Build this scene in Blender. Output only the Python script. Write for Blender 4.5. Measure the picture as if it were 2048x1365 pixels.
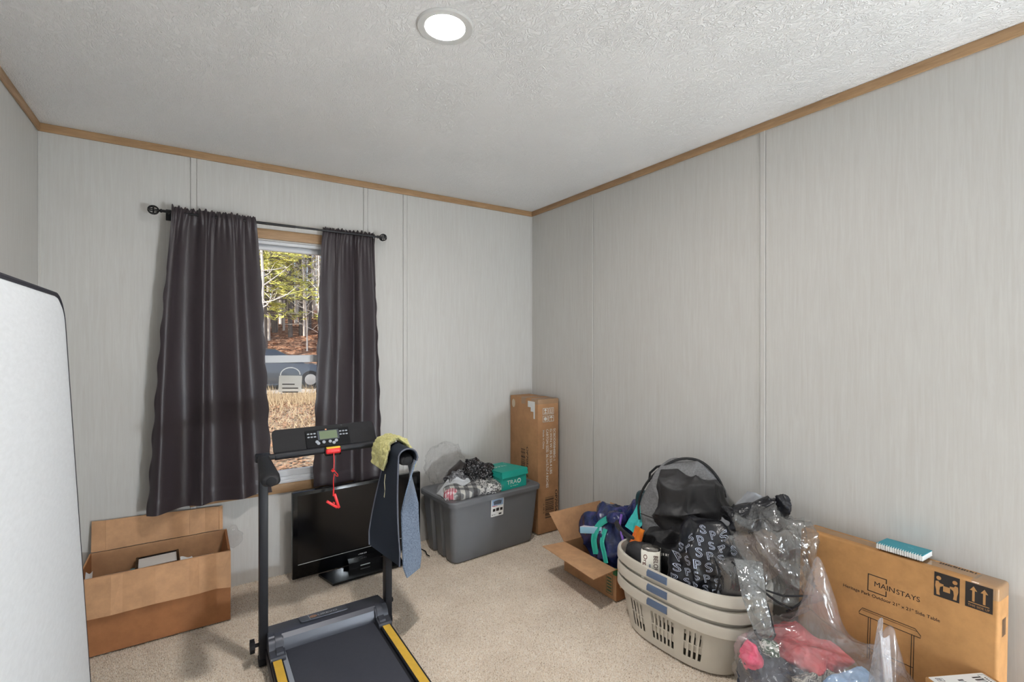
import bpy, bmesh, math, random
import numpy as np
from mathutils import Vector, Matrix, noise

for o in list(bpy.data.objects):
    bpy.data.objects.remove(o, do_unlink=True)
scene = bpy.context.scene
COL = scene.collection
R = math.radians
random.seed(7)
noise.seed_set(11)

# ------------------------------------------------------------------ camera, sky, sun, exposure
XR, YB, XL, YF = 2.278, 3.177, -0.625, -0.42      # right, back, left, front wall faces (metres)
ZC = 2.435                                          # ceiling
cam_d = bpy.data.cameras.new('camera')
cam_d.sensor_width = 36.0
cam_d.lens = 968.0 / 2048 * 36
cam_d.shift_y = 0.00093
cam_d.clip_start = 0.02
cam_d.clip_end = 400
cam = bpy.data.objects.new('camera', cam_d)
COL.objects.link(cam)
cam.location = (0, 0, 1.3864)
cam.rotation_euler = (R(90), 0, R(-33.286))
scene.camera = cam

world = bpy.data.worlds.new('world')
scene.world = world
world.use_nodes = True
wt = world.node_tree
wt.nodes.clear()
w_out = wt.nodes.new('ShaderNodeOutputWorld')
w_bg = wt.nodes.new('ShaderNodeBackground')
w_sky = wt.nodes.new('ShaderNodeTexSky')
w_sky.sky_type = 'NISHITA'
w_sky.sun_disc = False
w_sky.sun_elevation = R(40)
w_sky.sun_rotation = R(205)
w_bg.inputs['Strength'].default_value = 0.24
wt.links.new(w_sky.outputs[0], w_bg.inputs[0])
wt.links.new(w_bg.outputs[0], w_out.inputs[0])

sun_d = bpy.data.lights.new('sun', 'SUN')
sun_d.energy = 6.0
sun_d.color = (1.0, 0.93, 0.82)
sun_d.angle = R(0.6)
sun = bpy.data.objects.new('sun', sun_d)
COL.objects.link(sun)
sun.location = (-10, -10, 20)
sun.rotation_euler = Vector((0.85, 0.30, -0.62)).to_track_quat('-Z', 'Y').to_euler()

vs = scene.view_settings
vs.view_transform = 'Standard'
vs.look = 'None'
vs.exposure = 0.07
vs.gamma = 1.0
vs.use_curve_mapping = False
LAMP = 420.0                                        # ceiling light diffuser
HALL_FILL = 440.0                                        # unseen fill globe added in the hall behind the viewer

# ------------------------------------------------------------------ geometry helpers: a shape is (verts, faces)
def join(*gs):
    V, F = [], []
    for g in gs:
        n = len(V)
        V += [tuple(v) for v in g[0]]
        F += [tuple(i + n for i in f) for f in g[1]]
    return V, F

def xf(g, M):
    return [tuple(M @ Vector(v)) for v in g[0]], g[1]

def mv(g, x=0, y=0, z=0):
    return [(a + x, b + y, c + z) for a, b, c in g[0]], g[1]

def frame(o, ux, uy):
    ux = Vector(ux).normalized(); uy = Vector(uy)
    n = ux.cross(uy).normalized(); uy = n.cross(ux)
    o = Vector(o)
    return Matrix(((ux.x, uy.x, n.x, o.x), (ux.y, uy.y, n.y, o.y), (ux.z, uy.z, n.z, o.z), (0, 0, 0, 1)))

def from_bm(bm):
    bm.verts.index_update()
    g = ([tuple(v.co) for v in bm.verts], [tuple(v.index for v in f.verts) for f in bm.faces])
    bm.free()
    return g

def box(lo, hi, r=0.0, seg=2):
    bm = bmesh.new()
    bmesh.ops.create_cube(bm, size=1)
    for v in bm.verts:
        v.co = Vector([lo[i] + (v.co[i] + .5) * (hi[i] - lo[i]) for i in range(3)])
    if r > 0:
        bmesh.ops.bevel(bm, geom=bm.edges[:], offset=r, segments=seg, profile=.5, affect='EDGES')
    return from_bm(bm)

def plate(pts, t):
    p = [Vector(q) for q in pts]
    n = (p[1] - p[0]).cross(p[-1] - p[0]).normalized() * t
    k = len(p)
    V = [tuple(q) for q in p] + [tuple(q + n) for q in p]
    F = [tuple(range(k))[::-1], tuple(range(k, 2 * k))] + [(i, (i + 1) % k, k + (i + 1) % k, k + i) for i in range(k)]
    return V, F

def prism(poly, z0, z1):
    k = len(poly)
    V = [(x, y, z0) for x, y in poly] + [(x, y, z1) for x, y in poly]
    F = [tuple(range(k))[::-1], tuple(range(k, 2 * k))] + [(i, (i + 1) % k, k + (i + 1) % k, k + i) for i in range(k)]
    return V, F

def round_poly(x0, y0, x1, y1, r, n=5):
    P = []
    for cx, cy, a in ((x1 - r, y1 - r, 0), (x0 + r, y1 - r, 90), (x0 + r, y0 + r, 180), (x1 - r, y0 + r, 270)):
        for i in range(n + 1):
            t = R(a + 90 * i / n)
            P.append((cx + r * math.cos(t), cy + r * math.sin(t)))
    return P

def tube(pts, r, n=8, closed=False):
    P = [Vector(p) for p in pts]
    m = len(P)
    rs = r if isinstance(r, (list, tuple)) else [r] * m
    V, F = [], []
    up = None
    for i in range(m):
        if closed:
            t = (P[(i + 1) % m] - P[i - 1]).normalized()
        else:
            t = (P[min(i + 1, m - 1)] - P[max(i - 1, 0)]).normalized()
        if up is None:
            up = t.orthogonal().normalized()
        up = (up - t * up.dot(t))
        up = up.normalized() if up.length > 1e-6 else t.orthogonal().normalized()
        b = t.cross(up)
        for k in range(n):
            a = 2 * math.pi * k / n
            V.append(tuple(P[i] + (up * math.cos(a) + b * math.sin(a)) * rs[i]))
    last = m if closed else m - 1
    for i in range(last):
        j = (i + 1) % m
        for k in range(n):
            F.append((i * n + k, i * n + (k + 1) % n, j * n + (k + 1) % n, j * n + k))
    if not closed:
        F.append(tuple(range(n))[::-1])
        F.append(tuple((m - 1) * n + k for k in range(n)))
    return V, F

def lathe(prof, n=24, ax='z', cap=True):
    V, F = [], []
    for r, z in prof:
        for k in range(n):
            a = 2 * math.pi * k / n
            V.append((r * math.cos(a), r * math.sin(a), z))
    for i in range(len(prof) - 1):
        for k in range(n):
            F.append((i * n + k, i * n + (k + 1) % n, (i + 1) * n + (k + 1) % n, (i + 1) * n + k))
    if cap:
        F.append(tuple(range(n))[::-1])
        F.append(tuple((len(prof) - 1) * n + k for k in range(n)))
    if ax == 'x':
        V = [(z, x, y) for x, y, z in V]
    elif ax == 'y':
        V = [(y, z, x) for x, y, z in V]
    return V, F

def loft(rings, cap=True, closed=True):
    n = len(rings[0])
    V = [tuple(p) for r in rings for p in r]
    F = []
    for i in range(len(rings) - 1):
        for k in range(n if closed else n - 1):
            F.append((i * n + k, i * n + (k + 1) % n, (i + 1) * n + (k + 1) % n, (i + 1) * n + k))
    if cap:
        F.append(tuple(range(n))[::-1])
        F.append(tuple((len(rings) - 1) * n + k for k in range(n)))
    return V, F

def sheet(fn, nu, nv, thick=0.0, mask=None):
    bm = bmesh.new()
    g = [[bm.verts.new(fn(i / nu, j / nv)) for i in range(nu + 1)] for j in range(nv + 1)]
    for j in range(nv):
        for i in range(nu):
            if mask is None or mask((i + .5) / nu, (j + .5) / nv):
                bm.faces.new((g[j][i], g[j][i + 1], g[j + 1][i + 1], g[j + 1][i]))
    loose = [v for v in bm.verts if not v.link_faces]
    bmesh.ops.delete(bm, geom=loose, context='VERTS')
    g_ = from_bm(bm)
    return thicken(g_, thick) if thick else g_

def thicken(g, t):
    """give a sheet real thickness: second layer along the vertex normals plus a rim"""
    bm = bmesh.new()
    vs_ = [bm.verts.new(v) for v in g[0]]
    for f in g[1]:
        bm.faces.new([vs_[i] for i in f])
    bm.verts.index_update(); bm.normal_update()
    n0 = len(g[0])
    V = list(g[0]) + [tuple(v.co - v.normal * t) for v in bm.verts]
    F = list(g[1]) + [tuple(i + n0 for i in f[::-1]) for f in g[1]]
    for e in bm.edges:
        if e.is_boundary:
            l = e.link_loops[0]
            a, b = l.vert.index, l.link_loop_next.vert.index
            F.append((b, a, a + n0, b + n0))
    bm.free()
    return V, F

solidify = thicken

def ridged(p, f, s=0):
    q = Vector((p[0] * f + s * 7.1, p[1] * f - s * 3.3, p[2] * f + s * 1.7))
    return 1 - abs(noise.noise(q)) * 2

def crumple(p, f, s=0):
    return .6 * ridged(p, f, s) + .3 * ridged(p, f * 2.1, s + 1) + .15 * noise.noise(Vector(p) * f * 4.3) - .35

_dirs = {}
def drape(p, f, s=0):
    """long soft folds with creases, like slumped cloth; about -0.5 .. 0.5"""
    if s not in _dirs:
        rg_ = random.Random(1000 + s)
        _dirs[s] = [(Vector((rg_.gauss(0, 1), rg_.gauss(0, 1), rg_.gauss(0, .6))).normalized(), rg_.uniform(0, 6), w) for w in (1.0, .8, .6, .45)]
    q = Vector(p)
    qq = q * f * .22 + Vector((s * 1.3, 0, 0))
    wv = [2.2 * noise.noise(qq + Vector(o_)) for o_ in ((9.3, -1.5, -7.9), (0, 0, 0), (6.3, .2, -3.7))]
    t = 0.0
    for k, (d, ph, w) in enumerate(_dirs[s]):
        t += w * (1 - abs(math.sin(d.dot(q) * f * (.55 + .3 * k) + ph + wv[k % 3] * 1.6))) ** 1.4
    return t / 2.2 - .5

def sgnpow(c, e):
    return math.copysign(abs(c) ** e, c)

def super_fn(c, rad, e1=.8, e2=.8, M=None):
    c = Vector(c)
    def fn(u, v):
        th = 2 * math.pi * u
        ph = math.pi * (v - .5)
        cp, sp = sgnpow(math.cos(ph), e1), sgnpow(math.sin(ph), e1)
        p = Vector((rad[0] * cp * sgnpow(math.cos(th), e2), rad[1] * cp * sgnpow(math.sin(th), e2), rad[2] * sp))
        if M is not None:
            p = M.to_3x3() @ p
        return c + p
    return fn

def blob(c, rad, e1=.8, e2=.8, amp=.02, fq=6, seed=0, nu=64, nv=40, M=None, zmin=None, warp=None, fine=0.0, soft=False):
    fn = super_fn(c, rad, e1, e2, M)
    c = Vector(c)
    V, F = [], []
    for j in range(nv + 1):
        v = j / nv
        for i in range(nu):
            p = fn(i / nu, v)
            d = (p - c).normalized()
            p = p + d * amp * (drape(p, fq * 2.2, seed) * 1.3 if soft else crumple(p, fq, seed))
            if fine:
                p = p + d * fine * ridged(p, fq * 5, seed + 3)
            if warp:
                p = Vector(warp(p))
            if zmin is not None and p.z < zmin:
                p.z = zmin
            V.append(tuple(p))
    for j in range(nv):
        for i in range(nu):
            F.append((j * nu + i, j * nu + (i + 1) % nu, (j + 1) * nu + (i + 1) % nu, (j + 1) * nu + i))
    return V, F

def text(s, width=None, size=None, align='LEFT', outline=0.0, bold=0.0):
    cu = bpy.data.curves.new('t', 'FONT')
    cu.body = s
    cu.resolution_u = 3
    cu.align_x = align
    if outline:
        cu.fill_mode = 'NONE'
        cu.bevel_depth = outline
        cu.bevel_resolution = 0
    elif bold:
        cu.offset = bold
    ob = bpy.data.objects.new('t', cu)
    COL.objects.link(ob)
    me = bpy.data.meshes.new_from_object(ob)
    V = [tuple(v.co) for v in me.vertices]
    F = [tuple(p.vertices) for p in me.polygons]
    bpy.data.objects.remove(ob); bpy.data.curves.remove(cu); bpy.data.meshes.remove(me)
    xs = [v[0] for v in V]
    k = size if size else 1
    if width:
        k = width / (max(xs) - min(xs))
    return [(x * k, y * k, z * k) for x, y, z in V], F

def text_box(s, w, h, outline=0.0, bold=0.0):
    """lettering stretched to fill exactly w x h from its lower left corner"""
    V, F = text(s, size=1, outline=outline, bold=bold)
    xs = [v[0] for v in V]; ys = [v[1] for v in V]
    kx = w / (max(xs) - min(xs)); ky = h / (max(ys) - min(ys))
    return [((x - min(xs)) * kx, (y - min(ys)) * ky, z * ky) for x, y, z in V], F

def quad(x0, y0, x1, y1, z=0.0):
    return [(x0, y0, z), (x1, y0, z), (x1, y1, z), (x0, y1, z)], [(0, 1, 2, 3)]

def bars(w, h, n, seed=1, fill=.55):
    rng = random.Random(seed)
    cuts = [0]
    for i in range(2 * n):
        cuts.append(cuts[-1] + rng.choice((1, 1, 2, 3)))
    k = w / cuts[-1]
    return join(*[quad(cuts[2 * i] * k, 0, cuts[2 * i + 1] * k, h) for i in range(n)])

def scribble(w, h, n=9, seed=1):
    """print too small to read: a row of short marks"""
    rg_ = random.Random(seed)
    x, gs = 0.0, []
    for i in range(n):
        b = w / n * rg_.uniform(.45, .8)
        gs.append(quad(x, h * rg_.choice((0, 0, .2)), x + b, h * rg_.choice((.7, 1, 1))))
        x += w / n
    return join(*gs)

def ring_outline(x0, y0, x1, y1, t):
    return join(quad(x0, y0, x1, y0 + t), quad(x0, y1 - t, x1, y1), quad(x0, y0, x0 + t, y1), quad(x1 - t, y0, x1, y1))

# ------------------------------------------------------------------ object helpers
MW = {}

def make(name, g, m, smooth=35):
    me = bpy.data.meshes.new(name)
    me.from_pydata(g[0], [], g[1])
    me.update()
    if smooth:
        me.polygons.foreach_set('use_smooth', [True] * len(me.polygons))
        if smooth < 180:
            me.set_sharp_from_angle(angle=R(smooth))
    me.materials.append(m)
    o = bpy.data.objects.new(name, me)
    COL.objects.link(o)
    return o

def setp(o, label=None, cat=None, group=None, kind=None):
    if label: o['label'] = label
    if cat: o['category'] = cat
    if group: o['group'] = group
    if kind: o['kind'] = kind
    return o

def thing(name, label, cat, loc, rz=0.0, group=None, kind=None):
    o = bpy.data.objects.new(name, None)
    o.empty_display_size = .05
    COL.objects.link(o)
    o.location = loc
    o.rotation_euler = (0, 0, rz)
    MW[o] = Matrix.Translation(Vector(loc)) @ Matrix.Rotation(rz, 4, 'Z')
    return setp(o, label, cat, group, kind)

def part(name, g, m, parent, smooth=35, label=None, local=False, kind=None):
    M = MW[parent]
    if not local:
        g = xf(g, M.inverted())
    o = make(name, g, m, smooth)
    o.parent = parent
    MW[o] = M
    return setp(o, label, kind=kind)

def single(name, g, m, label, cat, group=None, smooth=35, kind=None):
    xs, ys, zs = zip(*g[0])
    b = Vector(((min(xs) + max(xs)) / 2, (min(ys) + max(ys)) / 2, min(zs)))
    o = make(name, mv(g, -b.x, -b.y, -b.z), m, smooth)
    o.location = b
    MW[o] = Matrix.Translation(b)
    return setp(o, label, cat, group, kind)

def copy_tree(o, parent=None):
    c = o.copy()
    COL.objects.link(c)
    c.parent = parent
    for ch in o.children:
        copy_tree(ch, c)
    return c

# ------------------------------------------------------------------ materials
def lin(c):
    return tuple(((x / 255) / 12.92 if x / 255 <= .04045 else ((x / 255 + .055) / 1.055) ** 2.4) for x in c) + (1.0,)

class NT:
    def __init__(s, name):
        s.m = bpy.data.materials.new(name)
        s.m.use_nodes = True
        s.t = s.m.node_tree
        s.b = s.t.nodes['Principled BSDF']
        s.out = s.t.nodes['Material Output']
        s.co = None
    def n(s, typ, **kw):
        x = s.t.nodes.new('ShaderNode' + typ)
        for k, v in kw.items():
            setattr(x, k, v)
        return x
    def l(s, a, b):
        s.t.links.new(a, b)
    def coord(s, scale=(1, 1, 1), rot=(0, 0, 0)):
        if s.co is None:
            s.co = s.n('TexCoord')
        mp = s.n('Mapping')
        mp.inputs['Scale'].default_value = scale
        mp.inputs['Rotation'].default_value = rot
        s.l(s.co.outputs['Object'], mp.inputs[0])
        return mp.outputs[0]
    def noise(s, scale, detail=4, rough=.6, stretch=(1, 1, 1), dist=0):
        x = s.n('TexNoise')
        x.inputs['Scale'].default_value = scale
        x.inputs['Detail'].default_value = detail
        x.inputs['Roughness'].default_value = rough
        x.inputs['Distortion'].default_value = dist
        s.l(s.coord(stretch), x.inputs['Vector'])
        return x.outputs['Fac']
    def ramp(s, fac, stops):
        x = s.n('ValToRGB')
        el = x.color_ramp.elements
        while len(el) < len(stops):
            el.new(.5)
        for e, (p, c) in zip(el, stops):
            e.position = p
            e.color = c
        s.l(fac, x.inputs[0])
        return x.outputs[0]
    def mix(s, fac, a, b, mode='MIX'):
        x = s.n('Mix', data_type='RGBA', blend_type=mode)
        for sock, v in ((x.inputs[0], fac), (x.inputs[6], a), (x.inputs[7], b)):
            if isinstance(v, (int, float, tuple)):
                sock.default_value = v
            else:
                s.l(v, sock)
        return x.outputs[2]
    def bump(s, fac, strength, dist=.002):
        x = s.n('Bump')
        x.inputs['Strength'].default_value = strength
        x.inputs['Distance'].default_value = dist
        s.l(fac, x.inputs['Height'])
        s.l(x.outputs[0], s.b.inputs['Normal'])

def mat(name, col, rough=.6, metal=0.0, spec=.5, var=.0, vscale=8, stretch=(1, 1, 1), bump=0.0, bscale=60, bstretch=(1, 1, 1), bdist=.002, sheen=0.0, coat=0.0, col2=None):
    t = NT(name)
    c = lin(col)
    t.b.inputs['Roughness'].default_value = rough
    t.b.inputs['Metallic'].default_value = metal
    t.b.inputs['Specular IOR Level'].default_value = spec
    t.b.inputs['Sheen Weight'].default_value = sheen
    t.b.inputs['Coat Weight'].default_value = coat
    if var or col2:
        c2 = lin(col2) if col2 else tuple(x * (1 - var) for x in c[:3]) + (1,)
        c1 = c if col2 else tuple(min(1, x * (1 + var * .6)) for x in c[:3]) + (1,)
        t.l(t.ramp(t.noise(vscale, 5, .6, stretch), [(.3, c2), (.7, c1)]), t.b.inputs['Base Color'])
    else:
        t.b.inputs['Base Color'].default_value = c
    if bump:
        t.bump(t.noise(bscale, 4, .6, bstretch), bump, bdist)
    return t.m

def film(name, tint=(255, 255, 255), gloss=.25, rough=.08, haze=.12, bscale=25, bump=.6, hazecol=(225, 225, 228), stretch=(1, 1, .6)):
    """thin clear plastic: see-through sheet with fresnel gloss and a little milky haze"""
    t = NT(name)
    tr = t.n('BsdfTransparent'); tr.inputs[0].default_value = lin(tint)
    gl = t.n('BsdfGlossy'); gl.inputs['Roughness'].default_value = rough
    df = t.n('BsdfDiffuse'); df.inputs[0].default_value = lin(hazecol)
    fr = t.n('LayerWeight'); fr.inputs['Blend'].default_value = .5
    bp = t.n('Bump'); bp.inputs['Strength'].default_value = bump; bp.inputs['Distance'].default_value = .03
    sb = t.n('Math', operation='SUBTRACT'); sb.inputs[1].default_value = .5
    ab = t.n('Math', operation='ABSOLUTE')
    t.l(t.noise(bscale, 3, .55, stretch, .4), sb.inputs[0]); t.l(sb.outputs[0], ab.inputs[0]); t.l(ab.outputs[0], bp.inputs['Height'])
    t.l(bp.outputs[0], gl.inputs['Normal']); t.l(bp.outputs[0], fr.inputs['Normal'])
    pw = t.n('Math', operation='POWER'); pw.inputs[1].default_value = 3.5; t.l(fr.outputs['Facing'], pw.inputs[0])
    ad = t.n('Math', operation='MULTIPLY_ADD')
    ad.inputs[1].default_value = .40; ad.inputs[2].default_value = .035 + gloss * .12
    t.l(pw.outputs[0], ad.inputs[0])
    m1 = t.n('MixShader'); m1.inputs[0].default_value = haze
    t.l(tr.outputs[0], m1.inputs[1]); t.l(df.outputs[0], m1.inputs[2])
    m2 = t.n('MixShader')
    t.l(ad.outputs[0], m2.inputs[0]); t.l(m1.outputs[0], m2.inputs[1]); t.l(gl.outputs[0], m2.inputs[2])
    t.l(m2.outputs[0], t.out.inputs[0])
    return t.m

def emit(name, col, strength):
    t = NT(name)
    t.b.inputs['Base Color'].default_value = lin(col)
    t.b.inputs['Emission Color'].default_value = lin(col)
    t.b.inputs['Emission Strength'].default_value = strength
    return t.m

# room surfaces
def m_wall():
    t = NT('vinyl_wall_panel')
    a = t.noise(85, 4, .65, (1, 1, .05), .8)
    b = t.noise(2.2, 3, .5, (1, 1, .6))
    f = t.mix(.25, a, b)
    t.l(t.ramp(f, [(.30, lin((203, 200, 195))), (.5, lin((208, 206, 202))), (.70, lin((214, 213, 209)))]), t.b.inputs['Base Color'])
    t.b.inputs['Roughness'].default_value = .5
    t.bump(a, .05, .001)
    return t.m

def m_ceiling():
    t = NT('textured_ceiling')
    t.b.inputs['Base Color'].default_value = lin((250, 250, 250))
    t.b.inputs['Roughness'].default_value = .6
    w = t.noise(3.2, 2, .5)
    v = t.n('TexNoise')
    v.inputs['Scale'].default_value = 34; v.inputs['Detail'].default_value = 3; v.inputs['Distortion'].default_value = 2.6
    t.l(t.coord((1, .55, 1), (0, 0, .6)), v.inputs['Vector'])
    r = t.ramp(v.outputs['Fac'], [(.40, (0, 0, 0, 1)), (.50, (1, 1, 1, 1)), (.60, (.1, .1, .1, 1))])
    r2 = t.mix(1.0, r, t.ramp(w, [(.35, (.55, .55, .55, 1)), (.6, (1, 1, 1, 1))]), 'MULTIPLY')
    t.bump(r2, .62, .006)
    return t.m

def m_carpet():
    t = NT('beige_carpet')
    a = t.noise(170, 3, .7)
    b = t.noise(4, 4, .6)
    c1 = t.ramp(a, [(.30, lin((158, 132, 110))), (.46, lin((246, 229, 208))), (.68, lin((255, 250, 242)))])
    c2 = t.mix(.55, c1, t.ramp(b, [(.35, (.80, .77, .74, 1)), (.62, (1, 1, 1, 1))]), 'MULTIPLY')
    t.l(c2, t.b.inputs['Base Color'])
    t.b.inputs['Roughness'].default_value = .95
    t.b.inputs['Specular IOR Level'].default_value = .1
    return t.m

def m_wood(name, a, b, st=(1, 1, 12)):
    t = NT(name)
    n = t.noise(7, 6, .65, st, .8)
    t.l(t.ramp(n, [(.3, lin(b)), (.7, lin(a))]), t.b.inputs['Base Color'])
    t.b.inputs['Roughness'].default_value = .5
    t.bump(n, .1, .001)
    return t.m

def m_card(name, a, axis='z'):
    t = NT(name)
    st = {'x': (1, .02, .02), 'y': (.02, 1, .02), 'z': (1, 1, .02)}[axis]
    n1 = t.noise(14, 5, .65)
    n2 = t.noise(170, 2, .5, st)
    c = lin(a)
    t.l(t.ramp(n1, [(.3, tuple(x * .84 for x in c[:3]) + (1,)), (.7, tuple(min(1, x * 1.1) for x in c[:3]) + (1,))]), t.b.inputs['Base Color'])
    t.b.inputs['Roughness'].default_value = .75
    t.b.inputs['Specular IOR Level'].default_value = .3
    t.bump(n2, .12, .001)
    return t.m

M = {}
M['wall'] = m_wall()
M['ceiling'] = m_ceiling()
M['carpet'] = m_carpet()
M['oak_x'] = m_wood('oak_trim_x', (184, 150, 112), (154, 120, 84), (1.2, 14, 14))
M['oak_y'] = m_wood('oak_trim_y', (184, 150, 112), (154, 120, 84), (14, 1.2, 14))
M['oak_z'] = m_wood('oak_trim_z', (196, 154, 108), (160, 116, 74), (14, 14, 1.2))
M['card'] = m_card('brown_cardboard', (180, 136, 97))
M['card_in'] = m_card('pale_cardboard_inside', (206, 160, 120))
M['card_dark'] = m_card('dark_cardboard_outside', (166, 112, 72))
M['card_flat'] = m_card('tan_cardboard', (186, 138, 88))
M['white_plastic'] = mat('white_plastic', (228, 228, 226), .4)
M['vinyl'] = mat('white_window_vinyl', (222, 224, 228), .35, var=.03)
M['black_metal'] = mat('black_painted_metal', (26, 26, 29), .35, .3)
M['black_plastic'] = mat('black_plastic', (24, 24, 27), .6, spec=.25, bump=.1, bscale=400)
M['gloss_black'] = mat('gloss_black', (10, 10, 12), .12)
M['rubber'] = mat('black_foam_grip', (22, 22, 25), .6)
M['ink_black'] = mat('black_print', (38, 32, 30), .7)
M['ink_white'] = mat('white_print', (236, 234, 228), .7)
M['paper'] = mat('white_paper', (236, 236, 234), .65, var=.03)
M['clear'] = film('clear_plastic_film', haze=.07)
M['milky'] = film('milky_plastic_film', haze=.30, hazecol=(235, 235, 240))

# ================================================================== THE ROOM
WX0, WX1, WZ0, WZ1 = 0.03, 0.81, 0.545, 1.985        # window opening
T = .10

def structure(name, g, m, smooth=0):
    o = make(name, g, m, smooth)
    MW[o] = Matrix.Identity(4)
    return setp(o, kind='structure')

floor = structure('floor', box((XL - T, YF - T, -.06), (XR + T, YB + T, -.011)), M['carpet'])
setp(floor, 'beige speckled cut-pile carpet covering the whole floor')

# carpet pile: short leaning tufts, nobody could count them
rng = np.random.default_rng(3)
sp = .0062
gx, gy = np.meshgrid(np.arange(XL + .004, XR - .002, sp), np.arange(.75, YB - .002, sp))
px = gx.ravel() + rng.uniform(-.45, .45, gx.size) * sp
py = gy.ravel() + rng.uniform(-.45, .45, gx.size) * sp
n = px.size
wave = .5 + .5 * np.sin(px * 7 + 2 * np.sin(py * 5)) * np.sin(py * 6 + 1.5 * np.sin(px * 4))
hh = rng.uniform(.007, .0115, n)
lean = rng.normal(0, .0030, (n, 2)) + np.stack([.0035 * (wave - .5), .003 * (wave - .5)], 1)
ang = rng.uniform(0, 6.283, n)
rr = rng.uniform(.0036, .0052, n)
P = np.zeros((n, 4, 3), np.float32)
for k in range(3):
    P[:, k, 0] = px + rr * np.cos(ang + k * 2.094)
    P[:, k, 1] = py + rr * np.sin(ang + k * 2.094)
    P[:, k, 2] = -.0125
P[:, 3, 0] = np.clip(px + lean[:, 0], XL + .001, XR - .001); P[:, 3, 1] = np.minimum(py + lean[:, 1], YB - .001); P[:, 3, 2] = -.0125 + hh
base = (np.arange(n) * 4)[:, None]
tri = np.concatenate([base + np.array([0, 1, 3]), base + np.array([1, 2, 3]), base + np.array([2, 0, 3])], 1).ravel().astype(np.int32)
me = bpy.data.meshes.new('carpet_pile')
me.vertices.add(n * 4); me.vertices.foreach_set('co', P.ravel())
me.loops.add(n * 9); me.loops.foreach_set('vertex_index', tri)
me.polygons.add(n * 3); me.polygons.foreach_set('loop_start', np.arange(0, n * 9, 3, dtype=np.int32))
me.update(calc_edges=True)
me.materials.append(M['carpet'])
pile = bpy.data.objects.new('carpet_pile', me)
COL.objects.link(pile)
pile.parent = floor
pile['kind'] = 'stuff'

ceiling = structure('ceiling', box((XL - T, YF - T, ZC), (XR + T, YB + T, ZC + .08)), M['ceiling'])
setp(ceiling, 'off-white ceiling with a stippled plaster texture')

wb = structure('wall_back', join(
    box((XL - T, YB + .006, -.06), (WX0, YB + T, ZC + .08)), box((WX1, YB + .006, -.06), (XR + T, YB + T, ZC + .08)),
    box((WX0, YB + .006, -.06), (WX1, YB + T, WZ0)), box((WX0, YB + .006, WZ1), (WX1, YB + T, ZC + .08))), M['wall'])
setp(wb, 'pale greige panelled wall with the curtained window')
wr = structure('wall_right', box((XR + .006, YF - T, -.06), (XR + T, YB + .006, ZC + .08)), M['wall'])
setp(wr, 'pale greige panelled wall behind the laundry baskets')
wl = structure('wall_left', box((XL - T, YF - T, -.06), (XL - .006, YB + .006, ZC + .08)), M['wall'])
setp(wl, 'pale greige panelled wall behind the mattress')
OX0, OX1, OZ = -.35, 2.24, 2.3                         # unseen wide opening and hall, added to let fill light in
YH = -2.0
wf = structure('wall_front', join(box((XL - .006, YF - T, -.06), (OX0, YF - .006, ZC)), box((OX1, YF - T, -.06), (XR + .006, YF - .006, ZC)), box((OX0, YF - T, OZ), (OX1, YF - .006, ZC))), M['wall'])
setp(wf, 'pale greige wall behind the viewer with a wide opening added for fill light')
hall = structure('wall_hall', join(box((XL - T, YH - T, -.06), (XR + T, YH, ZC + .08)), box((XL - T, YH, -.06), (XL, YF - T, ZC + .08)), box((XR, YH, -.06), (XR + T, YF - T, ZC + .08))), M['wall'])
setp(hall, 'pale walls of the hall added behind the viewer')
structure('ceiling_hall', box((XL, YH, ZC), (XR, YF - T, ZC + .08)), M['ceiling'])['label'] = 'off-white ceiling of the hall added behind the viewer'
structure('floor_hall', box((XL, YH, -.06), (XR, YF - T, -.011)), M['carpet'])['label'] = 'beige carpet of the hall added behind the viewer'

def panel(par, lo, hi):
    b = Vector([(lo[i] + hi[i]) / 2 for i in range(2)] + [lo[2]])
    o = make('wall_panel', mv(box(lo, hi), -b.x, -b.y, -b.z), M['wall'], 0)
    o.parent = par; o.location = b

def batten(par, lo, hi):
    b = Vector([(lo[i] + hi[i]) / 2 for i in range(2)] + [lo[2]])
    o = make('batten', mv(box(lo, hi, .0015, 1), -b.x, -b.y, -b.z), M['wall'], 0)
    o.parent = par; o.location = b

g_ = .0155
for x0, x1, z0, z1 in ((XL, -.003, 0, ZC), (-.003, WX0, 0, ZC), (WX0, WX1, 0, WZ0), (WX0, WX1, WZ1, ZC), (WX1, .9385, 0, ZC), (.9385, 1.208, 0, ZC), (1.208, XR, 0, ZC)):
    panel(wb, (x0 + (g_ if x0 not in (WX0, WX1, XL) else 0), YB, z0 - .012 if z0 == 0 else z0), (x1 - (g_ if x1 not in (WX0, WX1, XR) else 0), YB + .006, z1))
for x in (-.003, .9385, 1.208):
    batten(wb, (x - .0135, YB - .0035, -.012), (x + .0135, YB + .0005, ZC - .02))
batten(wb, (XR - .012, YB - .004, -.012), (XR, YB, ZC - .02))
batten(wb, (XL, YB - .004, -.012), (XL + .012, YB, ZC - .02))
ys = [YF, .07, 1.279, 2.471, YB]
for y0, y1 in zip(ys, ys[1:]):
    panel(wr, (XR, y0 + .0142, -.012), (XR + .006, y1 - (.0142 if y1 < YB else .0), ZC))
for y in ys[1:-1]:
    batten(wr, (XR - .0035, y - .0125, -.012), (XR + .0005, y + .0125, ZC - .02))
ys = [YF, .76, 1.97, YB]
for y0, y1 in zip(ys, ys[1:]):
    panel(wl, (XL - .006, y0 + .0142, -.012), (XL, y1 - (.0142 if y1 < YB else .0), ZC))
for y in ys[1:-1]:
    batten(wl, (XL - .0005, y - .0125, -.012), (XL + .0035, y + .0125, ZC - .02))
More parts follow.
